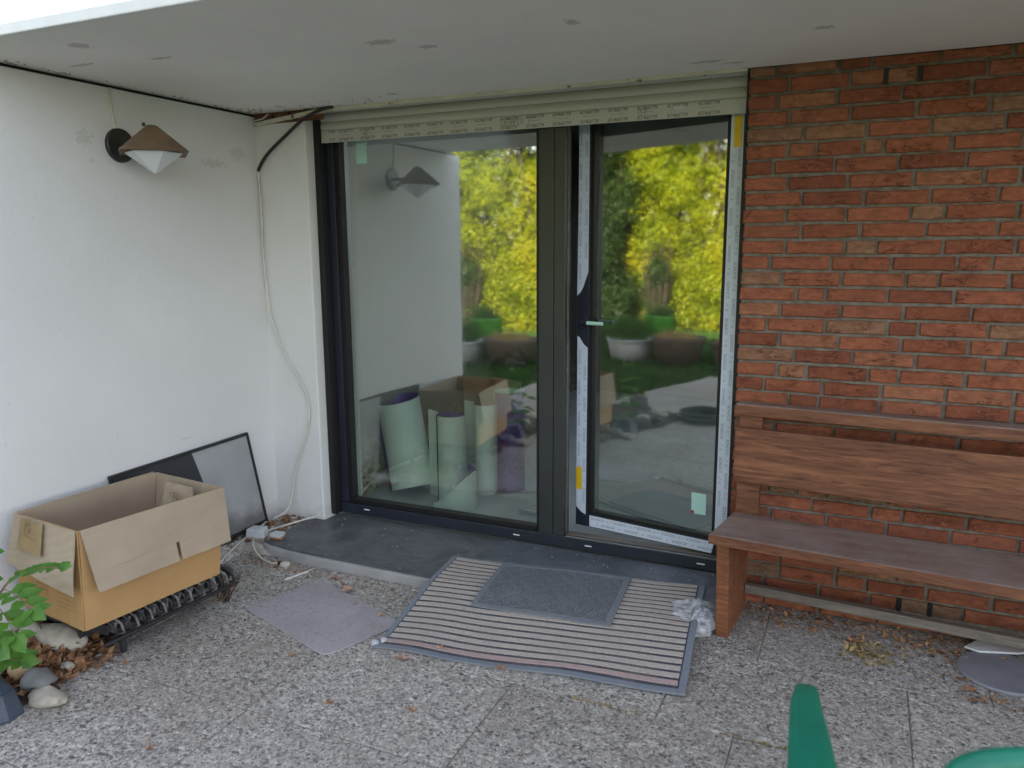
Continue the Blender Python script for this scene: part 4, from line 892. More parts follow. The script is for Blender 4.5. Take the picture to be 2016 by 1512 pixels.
# scattered crumbs: stuff
def scatter(name, boxes, count, smin, smax, mat, label, flat=.4, shape='chip'):
    mb = MB(); rr_ = random.Random(len(name)+count)
    for _ in range(count):
        x0, x1, y0, y1, zf = rr_.choice(boxes); x, y = rr_.uniform(x0, x1), rr_.uniform(y0, y1); z = zf(x, y) if callable(zf) else zf
        s = rr_.uniform(smin, smax)
        if shape == 'chip':
            a = rr_.uniform(0, 6.28); pts = [(x+s*rr_.uniform(.5, 1)*math.cos(a+t), y+s*rr_.uniform(.5, 1)*math.sin(a+t)) for t in (0, 1.6, 3.1, 4.6)]
            mb.prism(pts, z, z+s*flat)
        else:
            d = Vector((rr_.uniform(-1, 1), rr_.uniform(-1, 1), rr_.uniform(-.15, .55))); mb.leaf((x, y, z+.002), d, (rr_.uniform(-.6, .6), rr_.uniform(-.6, .6), 1), s, s*.55, 0, rr_.uniform(-.5, .6))
    me = mb.mesh(name, mat); o = bpy.data.objects.new(name, me); COL.objects.link(o); return tag(o, label, 'debris', None, 'stuff')
ap_ = lambda x, y: apron_h(x, y)
scatter('mortar_crumbs', [(XC, -.07, -.40, 0, ap_), (XC, -.16, -.68, -.4, ap_)], 260, .003, .016, 'chip', 'pale mortar crumbs in the wall corner')
scatter('brown_leaf_bits', [(XC, -.05, -.30, 0, ap_), (-.2, .0, -.12, 0, ap_), (XC, -.18, -.5, -.1, ap_)], 170, .015, .05, 'dry', 'dry brown leaf bits in the wall corner', shape='leaf')
scatter('step_crumbs', [(.0, 1.0, -.40, .1, .0527), (1.06, 2.1, -.05, .1, .0588)], 60, .0015, .005, 'chip', 'white crumbs on the black rubber')
scatter('joint_litter', [(.2, .95, -.56, -.49, .001), (-.1, .3, -.56, -.47, .001)], 150, .005, .022, 'dry', 'brown plant bits along the foot of the step', shape='leaf')
scatter('wall_foot_litter', [(2.25, 4.2, -.13, -.02, .002), (2.3, 3.2, -.2, -.02, .002)], 520, .006, .03, 'dry', 'dry leaf bits along the foot of the brick wall', shape='leaf')
scatter('patio_litter', [(2.62, 2.86, -.36, -.18, .002), (2.66, 2.8, -.32, -.22, .002)], 150, .006, .03, 'straw', 'small heap of straw-coloured leaf bits in front of the bench', shape='leaf')
scatter('disc_litter', [(2.93, 3.05, -.36, -.12, .002), (3.02, 3.25, -.48, -.38, .002)], 60, .008, .03, 'dry', 'dry leaf bits round the concrete disc', shape='leaf')
mb = MB(); rr9 = random.Random(4)
for _ in range(90):
    x = XC+.01+rr9.random()**2*.9; y = -.025-rr9.random()**2*.12; s_ = rr9.uniform(.0012, .0045); mb.prism([(x-s_, y-s_*.6), (x+s_*1.2, y-s_*.5), (x+s_, y+s_*.8), (x-s_*.8, y+s_*.5)], 2.1985, 2.1999)
for _ in range(70):
    y = -.05-rr9.random()*1.5; x = XC+.006+rr9.random()**2*.05; s_ = rr9.uniform(.0012, .004); mb.prism([(x-s_, y-s_*.9), (x+s_*.7, y-s_), (x+s_*.8, y+s_), (x-s_*.6, y+s_*.8)], 2.1985, 2.1999)
part('dirt_specks', mb, 'rust', rf, 0, None, 'stuff')
scatter('mat_crumbs', [(1.05, 2.1, -.82, -.62, .0135)], 70, .0015, .005, 'stripe_tan', 'crumbs on the striped mat')
scatter('patio_crumbs', [(.2, 3.2, -2.2, -1.0, .0015), (.2, 1, -1.1, -.6, .0015)], 130, .0015, .006, 'chip', 'pale crumbs on the paving')
scatter('leaf_litter', [(XC+.02, .04, -1.62, -1.36, lambda x, y: bed_h(x, y)), (XC+.02, .08, -2.1, -1.5, lambda x, y: bed_h(x, y)), (XC+.1, .12, -1.7, -1.42, lambda x, y: max(.002, bed_h(x, y)))], 1500, .018, .05, 'dry', 'brown leaf litter on the soil bed', shape='leaf')
scatter('moss', [(1.84, 2.04, -1.0, -.985, -.003), (1.80, 1.95, -1.002, -.98, -.002), (2.3, 2.5, -.992, -.982, -.002)], 260, .004, .011, 'straw', 'yellow-green moss in the paving joint', shape='leaf')
# single fallen leaves
def lobed(mb, x, y, z, s, rot, seed):
    rr_ = random.Random(seed); pts = []
    N_ = 15
    for i in range(N_):
        a = rot+2*math.pi*i/N_; r_ = s*(1.0 if i % 3 == 0 else .52)*rr_.uniform(.75, 1.1); pts.append((x+r_*math.cos(a), y+r_*math.sin(a)*.8, z+.002+abs(rr_.gauss(0, .006))*(2 if i % 3 == 0 else 1)))
    c = (x, y, z+.004); vs = [c]+pts; mb.add(vs, [(0, 1+i, 1+(i+1) % N_) for i in range(N_)], 0, False)
    mb.tube([(x, y, z+.005), (x+s*1.3*math.cos(rot+.3), y+s*1.3*math.sin(rot+.3), z+.003)], .0012, 4); return mb
LV = [(.462, -.515, .002, .030, 'dry_pink', 'pale curled leaf below the edge of the black rubber'), (.600, -.612, .009, .048, 'dry_pink', 'pink-brown lobed leaf on the far corner of the lilac tile'),
      (1.063, -1.355, .002, .022, 'dry_orange', 'orange leaf lying alone on the paving left of centre'), (1.337, -1.28, .002, .020, 'dry_orange', 'small upright brown leaf on paving below the striped mat'),
      (1.130, -1.01, .002, .040, 'dry_pink', 'pale brown crumpled leaf at the near left edge of the striped mat'), (1.50, -.925, .006, .028, 'dry_orange', 'brown leaf stuck under the middle of the near mat edge'),
      (2.671, -.192, .002, .040, 'dry_orange', 'orange-brown leaf in front of the bench'), (2.365, -.04, .002, .045, 'dry_pink', 'curled pale leaf behind the bench leg'),
      (.703, -1.78, .002, .018, 'dry_orange', 'small orange leaf at the lower left of the patio'), (.872, -.761, .010, .022, 'stone_tan', 'greenish leaf on the right part of the lilac tile'),
      (1.367, -.61, .02, .025, 'dry_orange', 'small brown leaf below the dark doormat'), (1.23, -.90, .012, .020, 'dry_pink', 'round pale leaf on the lower left stripes of the mat'),
      (.736, -1.156, .002, .018, 'dry_orange', 'orange leaf bit below the lilac tile'), (3.045, -.40, .002, .030, 'dry_orange', 'rust-coloured leaf left of the concrete disc'), (.20, -1.452, .002, .016, 'dry_orange', 'tiny orange leaf near the grate leg'), (3.20, -.47, .002, .026, 'dry_orange', 'orange leaf in front of the concrete disc'), (.70, -.70, .0, .028, 'dry_orange', 'brown leaf on paving between lilac tile and striped mat')]
for i, (x, y, z, s, m_n, lab) in enumerate(LV):
    single('fallen_leaf', lobed(MB(), x, y, z, s, i*1.7, i), m_n, (x, y, z), lab, 'leaf', 'dry leaves scattered on the patio')
mb = MB(); blob(mb, (1.0, -.93, .012), (.012, .02, .008), 3, 2, .4); blob(mb, (.975, -.955, .01), (.018, .02, .007), 4, 2, .5)
single('white_scrap', mb, 'chip', (.98, -.94, 0), 'white crumpled scrap between lilac tile and striped mat', 'scrap')
single('foil_scrap', blob(MB(), (1.70, -.72, .02), (.022, .012, .006), 9, 2, .5), 'white_plastic', (1.7, -.72, .012), 'small clear plastic scrap on the striped mat', 'scrap')
# ================================================================== PLASTIC BAG
import bmesh
bm = bmesh.new(); bmesh.ops.create_icosphere(bm, subdivisions=4, radius=1)
for v in bm.verts:
    p = v.co.copy(); d = mn.noise(p*1.6+Vector((3, 1, 0)))*.45+abs(mn.noise(p*3.7+Vector((1, 4, 0))))*.35+mn.noise(p*8)*.14
    q = p*(1+d); v.co = Vector((q.x*.088, q.y*.085, max(-.03, q.z*.052)))
mb = MB(); mb.add([tuple(v.co+Vector((2.085, -.315, .045))) for v in bm.verts], [tuple(x.index for x in f.verts) for f in bm.faces], 0, True); bm.free()
single('plastic_bag', mb, 'plastic', (2.085, -.315, .01), 'crumpled clear plastic bag between the striped mat and the bench leg', 'bag')
# ================================================================== DISC AND CHIP AT THE RIGHT
single('concrete_disc', MB().lathe([(.0001, .0), (.145, .0), (.147, .006), (.142, .013), (.0001, .014)], (3.165, -.235, .001), 48, 0, False), 'disc', (3.165, -.235, 0), 'flat round grey concrete disc lying on the patio before the bench', 'disc')
single('tile_shard', MB().prism([(3.055, -.105), (3.10, -.125), (3.23, -.085), (3.27, -.06), (3.20, -.005), (3.14, .0), (3.09, -.05)], .016, .024), 'chip', (3.15, -.07, .0), 'broken white tile shard behind the concrete disc', 'shard', bevel=.002)
single('tile_shard', MB().prism([(3.24, -.03), (3.31, -.045), (3.33, .0), (3.27, .01)], .002, .014), 'stone_grey', (3.28, -.02, .0), 'small grey tile shard at the foot of the bench rail', 'shard', bevel=.002)
# ================================================================== GREEN CHAIR
ch = thing('garden_chair', 'green plastic garden chair cut off at the bottom right corner', 'chair', (2.82, -1.95, 0))
def ribbon(pts, wv, thick, lip=0):
    """strip along pts; wv = sideways half-width vectors"""
    mb = MB(); P = [Vector(p) for p in pts]; n_ = len(P); rings = []
    for i in range(n_):
        w_ = Vector(wv[i]) if isinstance(wv, list) else Vector(wv)
        d = (P[min(i+1, n_-1)]-P[max(i-1, 0)]).normalized(); nn = w_.cross(d).normalized()
        if nn.z < -.2: nn = -nn
        rings.append((w_, nn, P[i]))
    vs = []
    K_ = 10
    for w_, nn, p in rings:
        for k_ in range(K_):
            t = 2*math.pi*k_/K_; cx_, sx_ = math.cos(t), math.sin(t); cx_ = math.copysign(abs(cx_)**.6, cx_); sx_ = math.copysign(abs(sx_)**.6, sx_)
            vs.append(p+w_*cx_+nn*thick*.5*sx_)
    fs = [(i*K_+j, i*K_+(j+1) % K_, (i+1)*K_+(j+1) % K_, (i+1)*K_+j) for i in range(n_-1) for j in range(K_)]
    mb.add(vs, fs, 0, True); mb.add(vs[:K_]+vs[-K_:], [tuple(range(K_-1, -1, -1)), tuple(range(K_, 2*K_))], 0, True); return mb
def arm(side):
    x0 = 2.572 if side < 0 else 3.20; sx = -side
    pts = [(x0+.05*sx, -2.28, .645), (x0+.036*sx, -2.1, .645), (x0+.018*sx, -1.93, .642), (x0+.002*sx, -1.80, .638), (x0-.002*sx, -1.725, .630), (x0-.004*sx, -1.69, .612), (x0-.004*sx, -1.67, .58)]
    wvs = [(.048, 0, 0), (.045, 0, 0), (.038, .004, 0), (.029, .004, 0), (.023, .003, 0), (.018, 0, 0), (.014, 0, 0)]
    return ribbon(smooth(pts, 5), [tuple(Vector(wvs[min(6, int(i/5))])*(1-(i % 5)/5)+Vector(wvs[min(6, int(i/5)+1)])*((i % 5)/5)) for i in range(31)], .016)
for s_ in (-1, 1):
    part('armrest', arm(s_), 'green', ch, 0, None)
    x0 = 2.576 if s_ < 0 else 3.165
    part('leg', ribbon(smooth([(x0-.002*s_, -1.70, .60), (x0, -1.715, .50), (x0+.0, -1.70, .30), (x0+.015*s_, -1.66, .0)], 4), (.010, .0, 0), .045), 'green', ch)
    part('arm_skirt', MB().hexa([(x0+.012*s_-.004, -1.72, .54), (x0+.012*s_+.004, -1.72, .54), (x0+.02*s_+.004, -2.28, .58), (x0+.02*s_-.004, -2.28, .58), (x0+.012*s_-.004, -1.73, .622), (x0+.012*s_+.004, -1.73, .622), (x0+.02*s_+.004, -2.28, .642), (x0+.02*s_-.004, -2.28, .642)]), 'green', ch)
    part('leg', ribbon([(x0-.05*s_, -2.33, .82 if 0 else .45), (x0-.02*s_, -2.40, .2), (x0, -2.46, 0)], (.02, 0, 0), .04), 'green', ch)
mb = MB(); mb.prism(rounded([(2.63, -2.28), (3.12, -2.28), (3.13, -1.75), (2.62, -1.75)], .05), .405, .425); part('seat', mb, 'green', ch, .006)
hp = [(2.79, -2.28, .45), (2.77, -2.235, .61), (2.767, -2.205, .725), (2.78, -2.18, .79), (2.82, -2.155, .820), (2.925, -2.120, .828), (3.035, -2.110, .820), (3.08, -2.135, .79), (3.095, -2.165, .725), (3.095, -2.215, .61), (3.075, -2.275, .45)]
hs_ = smooth(hp, 4); part('back_hoop', MB().tube(hs_, .020, 10), 'green', ch)
mb = MB()
mb.hexa([(2.79, -2.285, .43), (3.07, -2.285, .43), (3.07, -2.279, .43), (2.79, -2.279, .43), (2.80, -2.195, .79), (3.06, -2.195, .79), (3.06, -2.189, .79), (2.80, -2.189, .79)]); part('back_panel', mb, 'green', ch)
# ================================================================== PLANT AND STONES AT THE LEFT
def compound(mb, base, tipd, L, n_, leafL, up=(0, 0, 1)):
    b = Vector(base); d = Vector(tipd).normalized(); side = d.cross(Vector(up)).normalized(); pts = []
    for i in range(n_+1):
        t = i/n_; p = b+d*L*t+Vector((0, 0, -1))*L*.22*t*t; pts.append(p)
        if i > 0:
            for s_ in (-1, 1):
                ll = leafL*1.25*(1-.45*abs(t-.35)); mb.leaf(p, d*.5+side*s_+Vector((0, 0, random.uniform(-.45, .1))), Vector((.5, -.7, .6))+Vector((random.uniform(-.3, .3), random.uniform(-.3, .3), 0)), ll, ll*.52, 0, .10)
    mb.leaf(pts[-1], d+Vector((0, 0, -.3)), (.5, -.7, .5), leafL*1.3, leafL*.75); return pts
pl = thing('leafy_plant', 'young green plant with pinnate leaves growing at the left edge by the wall', 'plant', (-.06, -1.82, .03))
stems = MB(); fol = MB()
def stem(pts, r=.004): stems.tube(smooth(pts, 4), r, 6)
root = (-.06, -1.82, .02)
stem([root, (-.03, -1.80, .2), (.02, -1.77, .36), (.08, -1.75, .44)]); stem([root, (-.05, -1.80, .22), (-.01, -1.78, .40), (.0, -1.77, .54)]); stem([root, (0, -1.84, .15), (.05, -1.83, .24)])
fp = compound(fol, (.08, -1.75, .44), (.75, .1, .42), .24, 8, .045); stems.tube(fp, .0018, 5)
fp = compound(fol, (.05, -1.76, .40), (.8, -.1, .05), .17, 4, .065); stems.tube(fp, .0018, 5)
fp = compound(fol, (.02, -1.77, .34), (.85, -.25, -.1), .16, 3, .07); stems.tube(fp, .0018, 5)
fp = compound(fol, (-.01, -1.80, .22), (.7, -.2, .25), .14, 3, .075); stems.tube(fp, .0018, 5)
fp = compound(fol, (-.02, -1.80, .14), (.8, .1, .35), .16, 3, .07); stems.tube(fp, .0018, 5)
fp = compound(fol, (0, -1.77, .54), (.6, -.5, .35), .08, 1, .085); stems.tube(fp, .0018, 5)
for k_ in range(9):
    a = random.uniform(0, 6.28); z = random.uniform(.10, .48); p = Vector((-.04+random.uniform(-.05, .06), -1.80+random.uniform(-.06, .04), z)); fol.leaf(p, (math.cos(a), math.sin(a), random.uniform(-.2, .4)), (.5, -.7, .5), random.uniform(.06, .10), .055)
part('stem', stems, 'twig', pl); part('foliage', fol, 'plant', pl)
ST = [('field_stone', (-.11, -1.475, .045), (.125, .058, .05), 'stone_pale', 'large pale oblong stone below the corner of the cardboard box', 1), ('field_stone', (-.245, -1.50, .055), (.05, .045, .045), 'stone_pale', 'rounded pale stone next to the wall by the box', 2),
      ('field_stone', (.17, -1.735, .02), (.075, .05, .025), 'stone_pale', 'whitish flat stone at the edge of the patio', 3), ('slate_piece', (.075, -1.70, .045), (.065, .055, .035), 'stone_grey', 'grey slate piece behind the dark blue block', 4),
      ('field_stone', (-.015, -1.70, .06), (.04, .035, .035), 'stone_tan', 'small tan stone on the leaf litter', 5), ('slate_piece', (-.14, -1.74, .06), (.095, .07, .04), 'stone_grey', 'larger grey slate slab at the left edge of the picture', 6),
      ('field_stone', (-.20, -1.57, .055), (.03, .03, .02), 'stone_tan', 'tiny tan stone among dry leaves by the wall', 7), ('field_stone', (.05, -1.57, .02), (.03, .022, .015), 'stone_pale', 'small pale pebble at the right border of the leaf litter', 8)]
for nme, c, r_, m_n, lab, sd_ in ST:
    single(nme, blob(MB(), c, r_, sd_, 3, .16, 0, True), m_n, (c[0], c[1], c[2]-r_[2]), lab, 'stone', 'stones in the soil bed')
mb = MB(); c = Vector((.085, -1.855, 0)); pz = [(-.10, -.06), (.045, -.075), (.085, -.01), (.075, .05), (-.02, .075), (-.09, .05)]
mb.prism([(c.x+a, c.y+b) for a, b in pz], .0, .09, 0, [(c.x+a*.82-.012, c.y+b*.8) for a, b in pz]); mb.prism([(c.x+a*.82-.012, c.y+b*.8) for a, b in pz], .09, .125, 0, [(c.x+a*.5-.03, c.y+b*.5) for a, b in pz])
single('stone_block', mb, 'stone_blue', (.085, -1.855, 0), 'dark blue-black angular stone block at the bottom left', 'stone', 'stones in the soil bed', .008)
rr_ = random.Random(11)
RK = [(.0, -1.98), (.06, -2.08), (-.1, -2.10), (-.02, -2.22), (-.22, -2.02), (-.12, -2.36), (-.24, -2.2), (-.05, -2.5), (-.22, -2.52), (-.36, -2.12), (-.34, -2.62), (.1, -2.24), (-.46, -2.8), (-.58, -2.92)]
pos_w = ['first', 'second', 'third', 'fourth', 'fifth', 'sixth', 'seventh', 'eighth', 'ninth', 'tenth', 'eleventh', 'twelfth', 'thirteenth', 'fourteenth']
for i, (x, y) in enumerate(RK):
    s = rr_.uniform(.05, .085); pale = i in (3, 7)
    single('edging_stone', blob(MB(), (x, y, .035), (s*1.2, s, s*.75), i+20, 2, .22), 'stone_pale' if pale else 'stone_dark', (x, y, 0), ('pale' if pale else 'dark')+' rough edging stone of the bed, reflected in the pane, %s from the wall end' % pos_w[i], 'stone', 'edging stones along the bed')
mb = MB()
for k_ in range(5): mb.tube([(.30+(.20+.012*(k_ % 3))*math.cos(t*.2618), -2.68+(.20+.012*(k_ % 3))*math.sin(t*.2618), .014+.017*k_) for t in range(25)], .011, 6)
single('garden_hose', mb, 'cable_black', (.30, -2.68, 0), 'dark coiled garden hose lying on the paving, mirrored in the open leaf', 'hose')
# ================================================================== INSIDE THE ROOM: flooring rolls, box, bag
def rollmb(axis0, axis1, prof):
    """extrude an open profile (list of (a,b) offsets) along the axis; thin double sheet"""
    a0, a1 = Vector(axis0), Vector(axis1); d = (a1-a0).normalized(); x = d.cross(Vector((0, 1, 0))).normalized(); y = d.cross(x).normalized()
    x, y = -x, y
    n_ = len(prof); vs = []
    for a in (a0, a1):
        for p in prof: vs.append(a+x*p[0]+y*p[1])
    return vs, n_, x, y, d
def spiral(r0, r1, t0_, t1, k_=40): return [((r0+(r1-r0)*i/k_)*math.cos(t0_+(t1-t0_)*i/k_), (r0+(r1-r0)*i/k_)*math.sin(t0_+(t1-t0_)*i/k_)) for i in range(k_+1)]
def sheetroll(a0, a1, prof, cut=None, nz=6, slant=0):
    vs, n_, x, y, d = rollmb(a0, a1, prof); a0, a1 = Vector(a0), Vector(a1); L = (a1-a0).length; mb = MB(); V_ = []
    for j in range(nz+1):
        for i, p in enumerate(prof):
            top = L if cut is None else L*cut(i/(n_-1)); ox = x*p[0]+y*p[1]; top -= slant*(ox.x*.45-ox.y*.9); bot = 0 if cut is None or True else 0
            V_.append(a0+d*(top*j/nz)+x*p[0]+y*p[1])
    mb.add(V_, [(j*n_+i, j*n_+i+1, (j+1)*n_+i+1, (j+1)*n_+i) for j in range(nz) for i in range(n_-1)], 0, True); return mb
fl = .051
# leaning large roll
single('flooring_roll', sheetroll((.20, .60, fl+.035), (.045, .70, .60), spiral(.120, .145, R(200), R(200-405)), None, 6, .36), 'roll', (.2, .6, fl), 'large pale green roll leaning left, purple inside its open top', 'flooring roll', 'rolls of flooring inside the door')
single('flooring_roll', sheetroll((.50, .55, fl), (.50, .55, .572), [(-.20, -.085), (-.16, -.07), (-.12, -.045), (-.09, -.015)]+spiral(.078, .085, R(175), R(175-380))), 'roll', (.5, .55, fl), 'narrow upright pale green roll with a loose sheet at its left', 'flooring roll', 'rolls of flooring inside the door')
single('flooring_roll', sheetroll((.60, .78, fl), (.60, .78, .60), [(-.16, -.05), (-.08, -.03)]+spiral(.06, .07, R(170), R(-60))+[(.05, -.075)]), 'roll', (.6, .78, fl), 'upright pale green roll standing behind the narrow one', 'flooring roll', 'rolls of flooring inside the door')
single('flooring_roll', sheetroll((.70, .92, fl), (.70, .92, .66), spiral(.085, .10, R(150), R(150-330))), 'roll_in', (.7, .92, fl), 'upright roll showing its purple back beside the green rolls', 'flooring roll', 'rolls of flooring inside the door')
# curled offcut with a torn end
mb = MB(); pr2 = [(-.13, -.10), (-.08, -.115), (-.03, -.12), (.02, -.11), (.06, -.08), (.085, -.03), (.08, .02), (.05, .05), (.0, .06)]
V_ = []; nz = 5; n_ = len(pr2)
for j in range(nz+1):
    for i, p in enumerate(pr2):
        t = i/(n_-1); h_ = .03+.20*min(1, t*1.6)+(.012*math.sin(i*5) if j == nz else 0); V_.append((.60+p[0]-(.02 if i == 0 and j % 2 else 0), .50+p[1], fl+h_*j/nz+max(0, .0)))
mb.add(V_, [(j*n_+i, j*n_+i+1, (j+1)*n_+i+1, (j+1)*n_+i) for j in range(nz) for i in range(n_-1)], 0, True)
single('flooring_offcut', mb, 'roll', (.6, .5, fl), 'low curled pale green offcut with a torn end before the rolls', 'offcut')
# box and bag deeper in the room
ib = thing('moving_box', 'brown cardboard box with raised flaps deeper in the dim room', 'box', (.2, 1.95, .05))
part('box_body', MB().box(-.035, .42, 1.72, 2.15, .0505, .50), 'flap', ib)
part('flap', slab3(MB(), [(-.035, 1.715, .50), (.16, 1.715, .50), (.20, 1.66, .60), (-.0, 1.66, .58)], (0, -1, 0), .004, 6, 3), 'flap', ib)
part('flap', slab3(MB(), [(.23, 1.715, .50), (.42, 1.715, .50), (.46, 1.67, .58), (.23, 1.67, .60)], (0, -1, 0), .004, 6, 3), 'flap', ib)
single('dark_bag', blob(MB(), (.25, 1.96, .62), (.19, .16, .13), 5, 3, .25, 0, True), 'bag', (.25, 1.96, .52), 'dark green crumpled bag lying on the box inside the room', 'bag')
# ================================================================== GARDEN BEHIND THE CAMERA (mirrored in the panes)
def leaf_cloud(centers, radii, per, size, mat, name, parent=None):
    V = []; F = []
    tot = per*len(centers); c = np.repeat(np.array(centers), per, 0); r = np.repeat(np.array(radii), per, 0)
    d = np.random.normal(0, 1, (tot, 3)); d /= np.linalg.norm(d, axis=1)[:, None]; rad = np.random.uniform(.55, 1.03, (tot, 1)); p = c+d*rad*r
    nrm = d+np.random.normal(0, .55, (tot, 3))+np.array([0, .0, .35]); nrm /= np.linalg.norm(nrm, axis=1)[:, None]
    t = np.cross(nrm, np.random.normal(0, 1, (tot, 3))); t /= np.linalg.norm(t, axis=1)[:, None]; t[:, 2] -= .35; t /= np.linalg.norm(t, axis=1)[:, None]
    b = np.cross(nrm, t); s = np.random.uniform(.6, 1.25, (tot, 1))*size
    V = np.empty((tot*4, 3)); V[0::4] = p-t*s; V[1::4] = p+b*s*.45; V[2::4] = p+t*s; V[3::4] = p-b*s*.45
    return arrays(name, V, np.arange(tot*4).reshape(-1, 4), mat, parent=parent)
HB = [(-8.9, -9.9, 2.2, 'hedge_dark', 'dark green shrub at the far left end of the mirrored hedge'), (-5.55, -8.3, 1.75, 'hedge_dark', 'added shrub whose dark leaves stand in for shade at the left of the hedge'), (-7.3, -9.6, 2.5, 'hedge', 'tall yellow-green shrub, left of the large gap in the hedge'), (-5.7, -9.5, 2.45, 'hedge', 'yellow-green shrub mirrored at the left of both panes'), (-4.3, -9.2, 2.6, 'hedge', 'brightest yellow-green shrub mirrored in the middle of the right pane'), (-2.9, -9.3, 2.5, 'hedge', 'sunlit shrub mirrored at the right of the open leaf'), (-1.4, -9.4, 2.4, 'hedge', 'sunlit shrub beyond the lawn, third from the right'), (.2, -9.5, 2.4, 'hedge', 'sunlit shrub beyond the lawn, second from the right'), (1.8, -9.5, 2.4, 'hedge_dark', 'dark green shrub at the right end of the hedge')]  # dark shrub before the row is added to make the shaded hedge part
rr_ = random.Random(5)
for x, y, hz, m_n, lab in HB:
    sh = thing('garden_shrub', lab, 'shrub', (x, y, -.06), 'sunlit shrubs of the garden hedge')
    cs = []; rs_ = []
    for k_ in range(84):
        a = rr_.uniform(0, 6.28); zz2 = rr_.uniform(.25, 2*hz+.2) if k_ < 64 else rr_.uniform(.05, 1.3); wz = 1.0-.25*abs(zz2/hz-1); rad = rr_.uniform(.15, .95)*wz
        cs.append((x+rad*math.cos(a)*1.05, y+rad*math.sin(a)*.75, zz2)); s_ = rr_.uniform(.26, .5); rs_.append((s_*1.1, s_, s_*.95))
    leaf_cloud(cs, rs_, 640, .036, m_n, 'foliage', sh)
    mb = MB()
    for k_ in range(5):
        a = rr_.uniform(0, 6.28); mb.tube(smooth([(x+.06*math.cos(a), y+.06*math.sin(a), -.06), (x+.2*math.cos(a), y+.15*math.sin(a), .8), (x+.5*math.cos(a), y+.3*math.sin(a), 2.2), (x+.7*math.cos(a), y+.45*math.sin(a), 3.6)], 3), [.05]*4+[.035]*4+[.015]*2, 6)
    part('stem', mb, 'bark', sh)
bh = thing('back_hedge', 'dark dense hedge standing behind the row of sunlit shrubs', 'hedge', (-3.5, -10.9, -.06))
cs = []; rs_ = []
for k_ in range(300): cs.append((rr_.uniform(-10, 3), -10.9+rr_.uniform(-.3, .3), rr_.uniform(.2, 5.6))); rs_.append((.6, .45, .5))
leaf_cloud(cs, rs_, 190, .08, 'hedge_dark', 'foliage', bh)
mb = MB()
for k_ in range(14): x = -9.8+k_*.95; mb.tube([(x, -10.9, -.06), (x+.1, -10.8, 2), (x, -10.9, 4.5)], [.06, .05, .02], 6)
part('stem', mb, 'bark', bh)
# dark dead shrub standing on the lawn
ds = thing('dead_shrub', 'dark brown half-dead shrub at the hedge foot, mirrored in the fixed left pane', 'shrub', (-4.0, -8.2, -.06))
mb = MB()
for k_ in range(60):
    a = rr_.uniform(0, 6.28); r_ = rr_.uniform(.03, .32); h_ = rr_.uniform(.5, 1.7); mb.tube([(-4.0+r_*.25*math.cos(a), -8.2+r_*.25*math.sin(a), -.06), (-4.0+r_*.7*math.cos(a), -8.2+r_*.7*math.sin(a), h_*.5), (-4.0+r_*math.cos(a), -8.2+r_*math.sin(a), h_)], [.014, .009, .004], 5)
part('stem', mb, 'bark', ds)
leaf_cloud([(-4.0, -8.2, .4), (-4.1, -8.25, .8), (-3.9, -8.1, 1.1)], [(.3, .28, .3), (.22, .2, .28), (.2, .2, .25)], 600, .03, 'hedge_dark', 'foliage', ds)
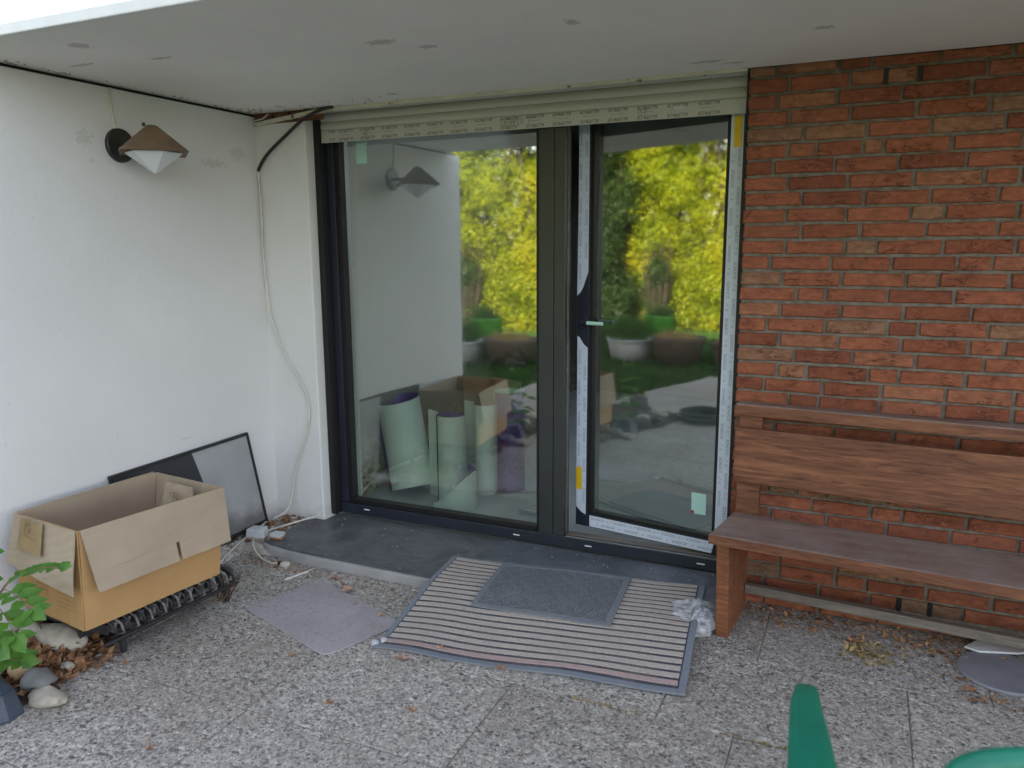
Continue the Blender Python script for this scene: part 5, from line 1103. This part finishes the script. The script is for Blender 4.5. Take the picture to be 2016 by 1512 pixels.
# pots
tb = thing('zinc_tub', 'pale round zinc tub of plants mirrored in the right pane', 'tub', (-2.54, -5.5, -.05))
part('tub_body', MB().lathe([(.0001, .0), (.26, .0), (.31, .24), (.325, .30), (.335, .305), (.325, .315), (.30, .31), (.28, .26), (.0001, .25)], (-2.54, -5.5, -.05), 32), 'zinc', tb)
gp = thing('green_pot', 'bright green plastic pot mirrored above the zinc tub', 'pot', (-2.42, -5.98, -.05))
part('pot_body', MB().lathe([(.0001, .0), (.18, .0), (.22, .56), (.23, .59), (.21, .58), (.20, .5), (.0001, .48)], (-2.42, -5.98, -.05), 24), 'green_pot', gp)
tc = thing('terracotta_bowl', 'wide low terracotta bowl mirrored right of the zinc tub', 'pot', (-1.80, -5.5, -.05))
part('bowl_body', MB().lathe([(.0001, .0), (.24, .0), (.33, .28), (.36, .34), (.37, .38), (.34, .385), (.31, .33), (.0001, .30)], (-1.80, -5.5, -.05), 32), 'terra', tc)
tc = thing('terracotta_trough', 'long dark terracotta trough mirrored at the right edge of the open leaf', 'trough', (-.83, -5.8, -.05))
part('trough_body', MB().hexa([(-1.30, -5.95, -.05), (-.35, -5.95, -.05), (-.35, -5.68, -.05), (-1.30, -5.68, -.05), (-1.35, -6.0, .24), (-.30, -6.0, .24), (-.30, -5.63, .24), (-1.35, -5.63, .24)]), 'terra_dark', tc, .01)
part('trough_rim', MB().box(-1.38, -.27, -6.03, -5.60, .242, .285), 'terra', tc, .01)
def tuft(name, lab, x, y, z, r_, h_, m_n, cnt):
    V = []; rr2 = random.Random(int(abs(x*100)))
    for _ in range(cnt):
        a = rr2.uniform(0, 6.28); q = rr2.uniform(0, r_); bx_, by_ = x+q*math.cos(a), y+q*math.sin(a); hh_ = h_*rr2.uniform(.5, 1); lx, ly = rr2.uniform(-.12, .12), rr2.uniform(-.12, .12); w_ = .008
        V += [(bx_-w_, by_, z), (bx_+w_, by_, z), (bx_+lx, by_+ly, z+hh_)]
    o = arrays(name, V, np.arange(len(V)).reshape(-1, 3), m_n, (x, y, z)); return tag(o, lab, 'plant', 'potted plants beyond the lawn')
tuft('potted_grass', 'green grassy plant growing in the zinc tub', -2.60, -5.5, .2, .26, .40, 'grass', 700)
tuft('potted_grass', 'sparse straw-coloured grass in the terracotta bowl', -1.8, -5.5, .24, .28, .22, 'straw', 260)
tuft('potted_grass', 'tall straw-coloured grass behind the dark trough', -.9, -5.8, .2, .38, .45, 'straw', 500)
tuft('potted_grass', 'dense green plant left of the zinc tub', -3.05, -5.6, -.06, .32, .55, 'grass', 900)
tuft('potted_grass', 'leafy plant standing in the green pot', -2.42, -5.98, .42, .17, .3, 'grass', 260)
